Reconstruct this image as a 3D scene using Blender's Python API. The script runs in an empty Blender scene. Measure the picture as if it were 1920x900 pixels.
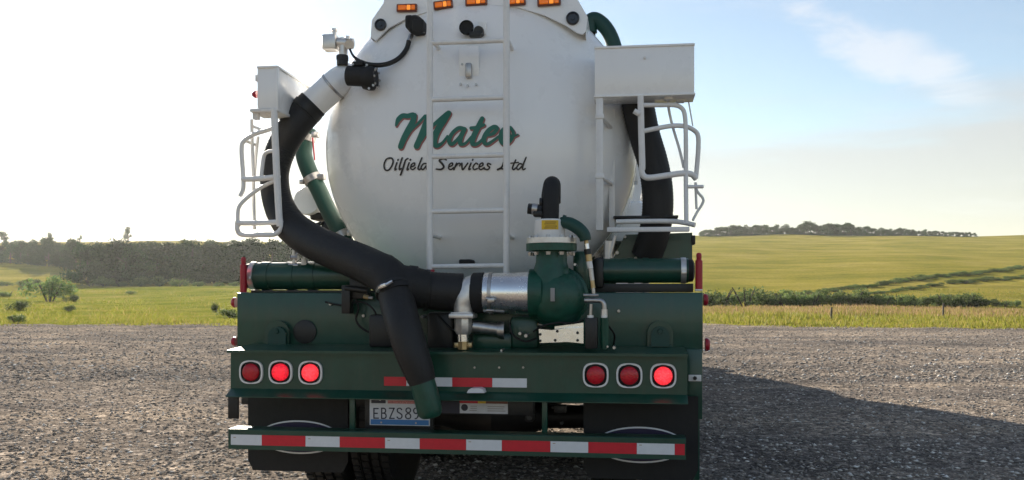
import bpy, bmesh, math, random
import numpy as np
from mathutils import Vector, Matrix

random.seed(7)
rng = np.random.default_rng(7)
SC = bpy.context.scene
COL = SC.collection
R = math.radians

# ------------------------------------------------------------------ camera, sky, sun, exposure
F, YH, HC = 1700.0, 550.0, 1.35          # focal length and eye level of a 1920x900 frame, eye height in metres
cam = bpy.data.cameras.new('camera'); camo = bpy.data.objects.new('camera', cam); COL.objects.link(camo)
camo.location = (0, 0, HC); camo.rotation_euler = (R(90), 0, 0)
cam.sensor_width = 36.0; cam.lens = 36.0 * F / 1920.0
cam.shift_y = (YH - 450.0) / 1920.0
cam.clip_start = 0.05; cam.clip_end = 6000
SC.camera = camo

SUN_AZ, SUN_EL = 22.0, 18.0              # degrees left of the view direction, degrees up
sl = bpy.data.lights.new('sun', 'SUN'); slo = bpy.data.objects.new('sun', sl); COL.objects.link(slo)
sdir = Vector((-math.sin(R(SUN_AZ)) * math.cos(R(SUN_EL)), math.cos(R(SUN_AZ)) * math.cos(R(SUN_EL)), math.sin(R(SUN_EL))))
slo.rotation_euler = sdir.to_track_quat('Z', 'Y').to_euler()
sl.energy = 5.0; sl.angle = R(0.5); sl.color = (1.0, 0.89, 0.74)

W = bpy.data.worlds.new('World'); SC.world = W; W.use_nodes = True
nt = W.node_tree; N = nt.nodes; L = nt.links
bg = N['Background']; bg.inputs['Strength'].default_value = 0.0635
sky = N.new('ShaderNodeTexSky'); sky.sky_type = 'NISHITA'; sky.sun_disc = False
sky.sun_elevation = R(SUN_EL); sky.sun_rotation = R(-SUN_AZ); sky.dust_density = 0.12; sky.air_density = 1.0; sky.ozone_density = 1.0
tc = N.new('ShaderNodeTexCoord'); sep = N.new('ShaderNodeSeparateXYZ'); L.new(tc.outputs['Generated'], sep.inputs[0])
def wm(op, a, b=None, c=None):
    n = N.new('ShaderNodeMath'); n.operation = op
    for i, v in enumerate((a, b, c)):
        if v is None: continue
        if isinstance(v, (int, float)): n.inputs[i].default_value = v
        else: L.new(v, n.inputs[i])
    return n.outputs[0]
def wrange(v, a, b, c=0.0, d=1.0):
    n = N.new('ShaderNodeMapRange'); n.interpolation_type = 'SMOOTHSTEP'
    L.new(v, n.inputs['Value'])
    for k, x in zip(('From Min', 'From Max', 'To Min', 'To Max'), (a, b, c, d)): n.inputs[k].default_value = x
    return n.outputs[0]
# cirrus: noise on a plane far overhead, so the wisps foreshorten towards the horizon
elev = wm('MAXIMUM', sep.outputs['Z'], 0.0)
den = wm('ADD', elev, 0.12)
pu = wm('DIVIDE', sep.outputs['X'], den); pv = wm('DIVIDE', sep.outputs['Y'], den)
cmb = N.new('ShaderNodeCombineXYZ'); L.new(pu, cmb.inputs[0]); L.new(pv, cmb.inputs[1])
mp = N.new('ShaderNodeMapping'); L.new(cmb.outputs[0], mp.inputs[0]); mp.inputs['Location'].default_value = (3.2, 1.3, 0); mp.inputs['Scale'].default_value = (0.55, 1.1, 1)
mp.inputs['Rotation'].default_value = (0, 0, R(25))
n1 = N.new('ShaderNodeTexNoise'); L.new(mp.outputs[0], n1.inputs['Vector']); n1.inputs['Scale'].default_value = 1.3; n1.inputs['Detail'].default_value = 9; n1.inputs['Roughness'].default_value = 0.6; n1.inputs['Distortion'].default_value = 0.7
wisp = wrange(n1.outputs['Fac'], 0.55, 0.82, 0.0, 0.45)
# one brighter wisp, as in the photograph, a blurred patch in a fixed direction of the sky
def patch(dirv, sx, sz):
    d = Vector(dirv).normalized(); r = d.cross(Vector((0, 0, 1))).normalized(); u = r.cross(d)
    v1 = N.new('ShaderNodeVectorMath'); v1.operation = 'DOT_PRODUCT'; L.new(tc.outputs['Generated'], v1.inputs[0]); v1.inputs[1].default_value = (r * 0.88 + u * -0.47) if sx else r
    v2 = N.new('ShaderNodeVectorMath'); v2.operation = 'DOT_PRODUCT'; L.new(tc.outputs['Generated'], v2.inputs[0]); v2.inputs[1].default_value = (u * 0.88 + r * 0.47)
    du = d.dot(r * 0.88 + u * -0.47); dv = d.dot(u * 0.88 + r * 0.47)
    a = wm('DIVIDE', wm('SUBTRACT', v1.outputs['Value'], du), sx); b = wm('DIVIDE', wm('SUBTRACT', v2.outputs['Value'], dv), sz)
    return wm('ADD', wm('MULTIPLY', a, a), wm('MULTIPLY', b, b))
n2 = N.new('ShaderNodeTexNoise'); n2.inputs['Scale'].default_value = 9; n2.inputs['Detail'].default_value = 8; n2.inputs['Roughness'].default_value = 0.62; n2.inputs['Distortion'].default_value = 0.9
mp2 = N.new('ShaderNodeMapping'); mp2.inputs['Rotation'].default_value = (0, R(-28), 0); mp2.inputs['Scale'].default_value = (0.6, 1, 2.2); L.new(tc.outputs['Generated'], mp2.inputs[0]); L.new(mp2.outputs[0], n2.inputs['Vector'])
pd = wm('ADD', patch((0.412, 1.0, 0.268), 0.085, 0.027), wm('MULTIPLY', wm('SUBTRACT', n2.outputs['Fac'], 0.5), 4.4))
wisp2 = wrange(pd, 1.5, 0.0, 0.0, 0.85)
# thin stratus low over the horizon
mp3 = N.new('ShaderNodeMapping'); mp3.inputs['Scale'].default_value = (1.2, 1.2, 9); L.new(tc.outputs['Generated'], mp3.inputs[0])
n3 = N.new('ShaderNodeTexNoise'); L.new(mp3.outputs[0], n3.inputs['Vector']); n3.inputs['Scale'].default_value = 1.6; n3.inputs['Detail'].default_value = 6; n3.inputs['Roughness'].default_value = 0.55
ev = wm('ADD', sep.outputs['Z'], wm('MULTIPLY', wm('SUBTRACT', n3.outputs['Fac'], 0.5), 0.17))
strat = wrange(ev, 0.195, 0.14, 0.0, 0.9)
def cloud(base, fac, const):
    c_ = N.new('ShaderNodeMix'); c_.data_type = 'RGBA'; c_.blend_type = 'ADD'; c_.inputs['Factor'].default_value = 0.35; c_.inputs[6].default_value = (*const, 1); L.new(sky.outputs[0], c_.inputs[7])
    x_ = N.new('ShaderNodeMix'); x_.data_type = 'RGBA'; L.new(fac, x_.inputs['Factor']); L.new(base, x_.inputs[6]); L.new(c_.outputs[2], x_.inputs[7]); return x_.outputs[2]
veil = N.new('ShaderNodeValue'); veil.outputs[0].default_value = 0.15      # thin even cirrus over the whole sky
lay = cloud(sky.outputs[0], veil.outputs[0], (3.0, 2.65, 2.4))
lay = cloud(lay, strat, (2.9, 2.5, 2.1))
lay = cloud(lay, wm('MAXIMUM', wisp, wisp2), (3.9, 3.8, 3.85))
L.new(lay, bg.inputs['Color'])

SC.view_settings.view_transform = 'Standard'; SC.view_settings.look = 'None'
SC.view_settings.gamma = 1.0; SC.view_settings.use_curve_mapping = False
SC.view_settings.exposure = 1.35
SC.cycles.max_bounces = 6; SC.cycles.transparent_max_bounces = 6; SC.cycles.volume_bounces = 1

# ------------------------------------------------------------------ materials
MAT = {}
def mat(name, col, rough=0.5, metal=0.0, spec=0.5, coat=0.0, var=0.0, vscale=6.0, bump=0.0, bscale=60.0, emit=None, estr=0.0, dirt=0.0, dirtcol=(0.12, 0.10, 0.08), trans=0.0):
    m = bpy.data.materials.new(name); m.use_nodes = True; t = m.node_tree; b = t.nodes['Principled BSDF']
    b.inputs['Base Color'].default_value = (*col, 1); b.inputs['Roughness'].default_value = rough; b.inputs['Metallic'].default_value = metal
    b.inputs['Specular IOR Level'].default_value = spec; b.inputs['Coat Weight'].default_value = coat; b.inputs['Coat Roughness'].default_value = 0.12
    c = t.nodes.new('ShaderNodeTexCoord'); out = None
    if var or dirt:
        no = t.nodes.new('ShaderNodeTexNoise'); no.inputs['Scale'].default_value = vscale; no.inputs['Detail'].default_value = 7; no.inputs['Roughness'].default_value = 0.65
        t.links.new(c.outputs['Object'], no.inputs['Vector'])
        mr = t.nodes.new('ShaderNodeMapRange'); t.links.new(no.outputs['Fac'], mr.inputs['Value'])
        mr.inputs['From Min'].default_value = 0.3; mr.inputs['From Max'].default_value = 0.7; mr.inputs['To Min'].default_value = 1 - var; mr.inputs['To Max'].default_value = 1 + var
        hs = t.nodes.new('ShaderNodeHueSaturation'); hs.inputs['Color'].default_value = (*col, 1); t.links.new(mr.outputs[0], hs.inputs['Value']); out = hs.outputs[0]
        if dirt:
            mp_ = t.nodes.new('ShaderNodeMapping'); mp_.inputs['Scale'].default_value = (5, 5, 0.9); t.links.new(c.outputs['Object'], mp_.inputs[0])
            n_ = t.nodes.new('ShaderNodeTexNoise'); n_.inputs['Scale'].default_value = 3.5; n_.inputs['Detail'].default_value = 8; n_.inputs['Roughness'].default_value = 0.7; t.links.new(mp_.outputs[0], n_.inputs['Vector'])
            r_ = t.nodes.new('ShaderNodeMapRange'); t.links.new(n_.outputs['Fac'], r_.inputs['Value']); r_.inputs['From Min'].default_value = 0.48; r_.inputs['From Max'].default_value = 0.85; r_.inputs['To Max'].default_value = dirt
            x_ = t.nodes.new('ShaderNodeMix'); x_.data_type = 'RGBA'; t.links.new(r_.outputs[0], x_.inputs['Factor']); t.links.new(out, x_.inputs[6]); x_.inputs[7].default_value = (*dirtcol, 1); out = x_.outputs[2]
        t.links.new(out, b.inputs['Base Color'])
        rr = t.nodes.new('ShaderNodeMapRange'); t.links.new(no.outputs['Fac'], rr.inputs['Value']); rr.inputs['To Min'].default_value = max(0.02, rough - 0.12); rr.inputs['To Max'].default_value = min(1, rough + 0.12)
        t.links.new(rr.outputs[0], b.inputs['Roughness'])
    if bump:
        bn = t.nodes.new('ShaderNodeTexNoise'); bn.inputs['Scale'].default_value = bscale; bn.inputs['Detail'].default_value = 5; t.links.new(c.outputs['Object'], bn.inputs['Vector'])
        bp = t.nodes.new('ShaderNodeBump'); bp.inputs['Strength'].default_value = bump; bp.inputs['Distance'].default_value = 0.01; t.links.new(bn.outputs['Fac'], bp.inputs['Height']); t.links.new(bp.outputs[0], b.inputs['Normal'])
    if emit: b.inputs['Emission Color'].default_value = (*emit, 1); b.inputs['Emission Strength'].default_value = estr
    MAT[name] = m; return m
mat('white_paint', (0.90, 0.90, 0.89), 0.28, coat=0.5, var=0.008, vscale=3, dirt=0.06, dirtcol=(0.50, 0.45, 0.39), bump=0.01, bscale=6)
mat('white_metal', (0.80, 0.79, 0.77), 0.42, var=0.06, vscale=14, dirt=0.25, dirtcol=(0.33, 0.27, 0.22), bump=0.05, bscale=40)
mat('green_paint', (0.006, 0.056, 0.035), 0.36, coat=0.25, var=0.2, vscale=7, dirt=0.34, dirtcol=(0.07, 0.068, 0.052), bump=0.06, bscale=25)
mat('pump_green', (0.005, 0.068, 0.042), 0.42, var=0.25, vscale=18, dirt=0.3, dirtcol=(0.04, 0.045, 0.035), bump=0.12, bscale=50)
mat('hose_green', (0.005, 0.050, 0.037), 0.5, var=0.15, vscale=10, bump=0.08, bscale=50)
mat('hose_rubber', (0.010, 0.0095, 0.0095), 0.6, var=0.3, vscale=9, dirt=0.4, dirtcol=(0.028, 0.024, 0.021), bump=0.15, bscale=70)
mat('black_rubber', (0.008, 0.008, 0.0085), 0.7, var=0.25, vscale=12, dirt=0.35, dirtcol=(0.022, 0.02, 0.018), bump=0.1, bscale=60)
mat('black_metal', (0.010, 0.010, 0.010), 0.45, var=0.3, vscale=20, dirt=0.35, dirtcol=(0.03, 0.025, 0.02))
mat('aluminium', (0.82, 0.82, 0.82), 0.27, metal=1.0, var=0.06, vscale=10, bump=0.03, bscale=30)
mat('cast_aluminium', (0.70, 0.68, 0.65), 0.42, metal=0.85, var=0.12, vscale=25, bump=0.1, bscale=60)
mat('steel', (0.45, 0.44, 0.43), 0.38, metal=1.0, var=0.2, vscale=30)
mat('brass', (0.45, 0.34, 0.18), 0.4, metal=0.9, var=0.15, vscale=30)
mat('grey_lens', (0.03, 0.03, 0.035), 0.15)
mat('amber_lens', (0.75, 0.17, 0.01), 0.18, emit=(1.0, 0.20, 0.01), estr=0.10)
mat('amber_bright', (0.9, 0.3, 0.03), 0.15, emit=(1.0, 0.30, 0.03), estr=0.28)
mat('amber_frame', (0.16, 0.035, 0.012), 0.3)
mat('red_lens', (0.34, 0.008, 0.018), 0.2, var=0.1, vscale=60, emit=(1, 0.01, 0.03), estr=0.03)
mat('red_lit', (0.7, 0.02, 0.04), 0.2, emit=(1.0, 0.012, 0.03), estr=0.42)
mat('red_bright', (0.9, 0.05, 0.06), 0.2, emit=(1.0, 0.035, 0.05), estr=0.62)
mat('red_glow', (0.9, 0.1, 0.1), 0.2, emit=(1.0, 0.25, 0.18), estr=1.1)
for nm_ in ('red_lens', 'red_lit', 'red_bright'):      # moulded prisms behind the lens, and a hot centre; on the unlit red_lens that faint glow is painted
    t_ = MAT[nm_].node_tree; b_ = t_.nodes['Principled BSDF']; c_ = t_.nodes.new('ShaderNodeTexCoord'); v_ = t_.nodes.new('ShaderNodeTexVoronoi'); v_.distance = 'CHEBYCHEV'; v_.inputs['Scale'].default_value = 110; t_.links.new(c_.outputs['Object'], v_.inputs['Vector'])
    g_ = t_.nodes.new('ShaderNodeVectorMath'); g_.operation = 'LENGTH'; t_.links.new(c_.outputs['Object'], g_.inputs[0])
    r_ = t_.nodes.new('ShaderNodeMapRange'); t_.links.new(g_.outputs['Value'], r_.inputs['Value']); r_.inputs['From Min'].default_value = 0.0; r_.inputs['From Max'].default_value = 0.055; r_.inputs['To Min'].default_value = 2.3; r_.inputs['To Max'].default_value = 0.55
    r2_ = t_.nodes.new('ShaderNodeMapRange'); t_.links.new(v_.outputs['Distance'], r2_.inputs['Value']); r2_.inputs['From Max'].default_value = 0.5; r2_.inputs['To Min'].default_value = 1.35; r2_.inputs['To Max'].default_value = 0.5
    m_ = t_.nodes.new('ShaderNodeMath'); m_.operation = 'MULTIPLY'; t_.links.new(r_.outputs[0], m_.inputs[0]); t_.links.new(r2_.outputs[0], m_.inputs[1])
    m2_ = t_.nodes.new('ShaderNodeMath'); m2_.operation = 'MULTIPLY'; t_.links.new(m_.outputs[0], m2_.inputs[0]); m2_.inputs[1].default_value = b_.inputs['Emission Strength'].default_value; t_.links.new(m2_.outputs[0], b_.inputs['Emission Strength'])
    bp_ = t_.nodes.new('ShaderNodeBump'); bp_.inputs['Strength'].default_value = 0.5; bp_.inputs['Distance'].default_value = 0.003; t_.links.new(v_.outputs['Distance'], bp_.inputs['Height']); t_.links.new(bp_.outputs[0], b_.inputs['Normal'])
mat('tape_red', (0.62, 0.012, 0.03), 0.35, var=0.08, vscale=30)
mat('tape_white', (0.72, 0.74, 0.76), 0.35, var=0.05, vscale=30)
mat('marker_red', (0.36, 0.006, 0.022), 0.35, var=0.15, vscale=20)
mat('letter_green', (0.012, 0.15, 0.105), 0.4)
mat('letter_red', (0.36, 0.13, 0.12), 0.45)
mat('letter_black', (0.014, 0.012, 0.014), 0.4)
mat('plate_white', (0.62, 0.64, 0.68), 0.4, var=0.08, vscale=20)
mat('plate_blue', (0.03, 0.17, 0.42), 0.4)
mat('plate_pink', (0.55, 0.22, 0.22), 0.5, var=0.5, vscale=160)
mat('plate_dark', (0.02, 0.025, 0.05), 0.4)
mat('yellow_label', (0.75, 0.48, 0.02), 0.45, var=0.1, vscale=60)
mat('label_brown', (0.28, 0.16, 0.02), 0.5)
mat('sticker_grey', (0.30, 0.29, 0.28), 0.5)
mat('emblem_purple', (0.016, 0.010, 0.045), 0.5)
mat('glass_dark', (0.02, 0.025, 0.03), 0.05)

def ramp_mat(name): 
    m = bpy.data.materials.new(name); m.use_nodes = True; MAT[name] = m
    return m, m.node_tree, m.node_tree.nodes['Principled BSDF']
# gravel: mottled grey-brown, faint wheel streaks, fine relief
m, t, b = ramp_mat('gravel')
tcn = t.nodes.new('ShaderNodeTexCoord'); 
def tn(scale, detail=8, rough=0.65, vec=None, dist=0.0):
    n = t.nodes.new('ShaderNodeTexNoise'); n.inputs['Scale'].default_value = scale; n.inputs['Detail'].default_value = detail; n.inputs['Roughness'].default_value = rough; n.inputs['Distortion'].default_value = dist
    t.links.new(vec or tcn.outputs['Object'], n.inputs['Vector']); return n.outputs['Fac']
def tr(fac, stops):
    n = t.nodes.new('ShaderNodeValToRGB'); t.links.new(fac, n.inputs[0]); e = n.color_ramp.elements
    while len(e) < len(stops): e.new(0.5)
    for i, (p, c) in enumerate(stops): e[i].position = p; e[i].color = (*c, 1)
    return n.outputs[0]
def tmix(f, a, bb, mode='MIX'):
    n = t.nodes.new('ShaderNodeMix'); n.data_type = 'RGBA'; n.blend_type = mode
    if isinstance(f, float): n.inputs['Factor'].default_value = f
    else: t.links.new(f, n.inputs['Factor'])
    for i, v in ((6, a), (7, bb)):
        if isinstance(v, tuple): n.inputs[i].default_value = (*v, 1)
        else: t.links.new(v, n.inputs[i])
    return n.outputs[2]
def tmap(sc, rot=(0, 0, 0)):
    n = t.nodes.new('ShaderNodeMapping'); n.inputs['Scale'].default_value = sc; n.inputs['Rotation'].default_value = rot; t.links.new(tcn.outputs['Object'], n.inputs[0]); return n.outputs[0]
def tbump(h, s, d, prev=None):
    n = t.nodes.new('ShaderNodeBump'); n.inputs['Strength'].default_value = s; n.inputs['Distance'].default_value = d; t.links.new(h, n.inputs['Height'])
    if prev is not None: t.links.new(prev, n.inputs['Normal'])
    return n.outputs[0]
big = tr(tn(0.35, 6), [(0.34, (0.22, 0.203, 0.184)), (0.5, (0.305, 0.272, 0.237)), (0.66, (0.40, 0.345, 0.285))])
patchy = tr(tn(0.11, 7, 0.7, None, 0.8), [(0.36, (0.80, 0.80, 0.82)), (0.64, (1.16, 1.13, 1.10))])
streak = tr(tn(1.0, 6, 0.6, tmap((0.06, 0.7, 1), (0, 0, R(4)))), [(0.38, (0.76, 0.77, 0.80)), (0.64, (1.18, 1.15, 1.10))])
vo = t.nodes.new('ShaderNodeTexVoronoi'); vo.inputs['Scale'].default_value = 48; vo.inputs['Randomness'].default_value = 1.0; t.links.new(tcn.outputs['Object'], vo.inputs['Vector'])
stone = tr(vo.outputs['Distance'], [(0.0, (1.2, 1.19, 1.17)), (0.35, (1.0, 1.0, 1.0)), (0.8, (0.62, 0.62, 0.63))])
fine = tr(tn(70, 4), [(0.35, (0.55, 0.55, 0.56)), (0.7, (1.4, 1.38, 1.34))])
def pebbles(scale, lo, hi):      # every pebble its own shade
    global t
    v = t.nodes.new('ShaderNodeTexVoronoi'); v.inputs['Scale'].default_value = scale; t.links.new(tcn.outputs['Object'], v.inputs['Vector'])
    q = t.nodes.new('ShaderNodeSeparateColor'); t.links.new(v.outputs['Color'], q.inputs[0])
    return tr(q.outputs[0], [(0.0, (lo, lo, lo * 1.02)), (0.55, (0.95, 0.94, 0.93)), (0.9, (hi * 0.85, hi * 0.84, hi * 0.82)), (1.0, (hi * 1.3, hi * 1.28, hi * 1.25))])
c = tmix(1.0, big, streak, 'MULTIPLY'); c = tmix(1.0, c, patchy, 'MULTIPLY'); c = tmix(0.9, c, pebbles(30, 0.55, 1.6), 'MULTIPLY'); c = tmix(0.8, c, pebbles(11, 0.6, 1.5), 'MULTIPLY'); c = tmix(0.7, c, stone, 'MULTIPLY'); c = tmix(0.8, c, fine, 'MULTIPLY')
t.links.new(c, b.inputs['Base Color']); b.inputs['Roughness'].default_value = 0.95; b.inputs['Specular IOR Level'].default_value = 0.0
nb = tbump(tn(6, 6), 0.30, 0.03); nb = tbump(tn(45, 5, 0.7), 0.5, 0.010, nb); nb = tbump(vo.outputs['Distance'], 0.12, 0.010, nb); t.links.new(nb, b.inputs['Normal'])
# loose stones, each its own shade
m, t, b = ramp_mat('stone')
g = t.nodes.new('ShaderNodeNewGeometry'); tcn = t.nodes.new('ShaderNodeTexCoord')
t.links.new(tr(g.outputs['Random Per Island'], [(0.0, (0.15, 0.14, 0.13)), (0.45, (0.29, 0.262, 0.232)), (0.85, (0.46, 0.42, 0.37)), (1.0, (0.9, 0.87, 0.82))]), b.inputs['Base Color'])
b.inputs['Roughness'].default_value = 0.7; b.inputs['Specular IOR Level'].default_value = 0.0
# grassland of the far country
m, t, b = ramp_mat('grassland')
tcn = t.nodes.new('ShaderNodeTexCoord')
g1 = tr(tn(0.06, 8, 0.6), [(0.34, (0.25, 0.24, 0.048)), (0.52, (0.36, 0.305, 0.066)), (0.68, (0.44, 0.35, 0.105))])
g2 = tr(tn(1.0, 7, 0.65, tmap((0.018, 0.16, 0.5), (0, 0, R(6))), 0.6), [(0.36, (0.86, 0.89, 0.84)), (0.62, (1.06, 1.05, 1.03))])
wv = t.nodes.new('ShaderNodeTexWave'); wv.wave_type = 'BANDS'; wv.bands_direction = 'Y'; wv.inputs['Scale'].default_value = 0.022; wv.inputs['Distortion'].default_value = 14; wv.inputs['Detail'].default_value = 4; wv.inputs['Detail Scale'].default_value = 0.55; wv.inputs['Detail Roughness'].default_value = 0.6
t.links.new(tmap((1, 1, 1), (0, 0, R(-4))), wv.inputs['Vector'])
wl = tr(wv.outputs['Fac'], [(0.0, (0.70, 0.76, 0.70)), (0.03, (0.92, 0.94, 0.9)), (0.08, (1, 1, 1))])
g3 = tr(tn(2.2, 5), [(0.3, (0.6, 0.62, 0.6)), (0.7, (1.3, 1.28, 1.2))])
sp = t.nodes.new('ShaderNodeSeparateXYZ'); t.links.new(tcn.outputs['Object'], sp.inputs[0])
mr = t.nodes.new('ShaderNodeMapRange'); t.links.new(sp.outputs['Y'], mr.inputs['Value']); mr.inputs['From Min'].default_value = 150; mr.inputs['From Max'].default_value = 172
mx2 = t.nodes.new('ShaderNodeMapRange'); t.links.new(sp.outputs['X'], mx2.inputs['Value']); mx2.inputs['From Min'].default_value = -5; mx2.inputs['From Max'].default_value = 8
mm = t.nodes.new('ShaderNodeMath'); mm.operation = 'MAXIMUM'; t.links.new(mr.outputs[0], mm.inputs[0]); t.links.new(mx2.outputs[0], mm.inputs[1])
past = tr(tn(0.12, 8, 0.62), [(0.34, (0.15, 0.185, 0.030)), (0.52, (0.27, 0.275, 0.050)), (0.68, (0.38, 0.32, 0.10))])   # pasture left of the track, ripening crop beyond
g1 = tmix(mm.outputs[0], past, g1)
c = tmix(1.0, g1, g2, 'MULTIPLY'); c = tmix(0.8, c, wl, 'MULTIPLY'); c = tmix(0.7, c, g3, 'MULTIPLY')
t.links.new(c, b.inputs['Base Color']); b.inputs['Roughness'].default_value = 0.85; b.inputs['Specular IOR Level'].default_value = 0.0
t.links.new(tbump(tn(3, 6), 0.9, 0.5), b.inputs['Normal'])
def leaf_mat(name, stops, tl=0.45):
    global t, tcn
    m = bpy.data.materials.new(name); m.use_nodes = True; t = m.node_tree; MAT[name] = m
    b = t.nodes['Principled BSDF']; g = t.nodes.new('ShaderNodeNewGeometry'); tcn = t.nodes.new('ShaderNodeTexCoord')
    c = tr(g.outputs['Random Per Island'], stops)
    oi = t.nodes.new('ShaderNodeObjectInfo'); hs = t.nodes.new('ShaderNodeHueSaturation'); t.links.new(c, hs.inputs['Color'])
    mr = t.nodes.new('ShaderNodeMapRange'); mr.inputs['To Min'].default_value = 0.7; mr.inputs['To Max'].default_value = 1.3; t.links.new(oi.outputs['Random'], mr.inputs[0]); t.links.new(mr.outputs[0], hs.inputs['Value'])
    mr = t.nodes.new('ShaderNodeMapRange'); mr.inputs['To Min'].default_value = 0.485; mr.inputs['To Max'].default_value = 0.515; t.links.new(oi.outputs['Random'], mr.inputs[0]); t.links.new(mr.outputs[0], hs.inputs['Hue'])
    t.links.new(hs.outputs[0], b.inputs['Base Color']); b.inputs['Roughness'].default_value = 0.6; b.inputs['Specular IOR Level'].default_value = 0.06
    tb = t.nodes.new('ShaderNodeBsdfTranslucent'); t.links.new(hs.outputs[0], tb.inputs['Color'])
    ms = t.nodes.new('ShaderNodeMixShader'); ms.inputs[0].default_value = tl; t.links.new(b.outputs[0], ms.inputs[1]); t.links.new(tb.outputs[0], ms.inputs[2])
    t.links.new(ms.outputs[0], t.nodes['Material Output'].inputs['Surface'])
leaf_mat('leaf_wood', [(0.0, (0.014, 0.040, 0.009)), (0.6, (0.026, 0.060, 0.014)), (1.0, (0.05, 0.085, 0.020))], 0.12)
leaf_mat('dry_blade', [(0.0, (0.24, 0.19, 0.07)), (0.6, (0.38, 0.27, 0.13)), (1.0, (0.46, 0.33, 0.19))], 0.45)
leaf_mat('leaf_bush', [(0.0, (0.065, 0.11, 0.036)), (0.6, (0.115, 0.165, 0.052)), (1.0, (0.20, 0.24, 0.08))], 0.5)
leaf_mat('grass_blade', [(0.0, (0.17, 0.20, 0.03)), (0.55, (0.24, 0.245, 0.04)), (0.85, (0.29, 0.26, 0.065)), (1.0, (0.36, 0.28, 0.11))], 0.5)
mat('bark', (0.055, 0.042, 0.032), 0.85, var=0.3, vscale=8, bump=0.5, bscale=14)
mat('old_wood', (0.10, 0.085, 0.07), 0.85, var=0.3, vscale=10)

# ------------------------------------------------------------------ helpers
TH = R(7.5); TX, TY = -0.286, 4.76
RN = TX * math.sin(TH) + TY * math.cos(TH)
def P(px, py, d):
    """A measured picture position (1920x900) at the truck's own depth d -> a point in the truck's frame."""
    rx, rz = (px - 960) / F, (YH - py) / F
    tt = (d + RN) / (rx * math.sin(TH) + math.cos(TH))
    wx, wy, wz = rx * tt - TX, tt - TY, HC + rz * tt
    return Vector((wx * math.cos(TH) - wy * math.sin(TH), d, wz))
def S(px, d): return px * (d + RN) / math.cos(TH) / F
def PP(l): return [P(*q) for q in l]

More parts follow.
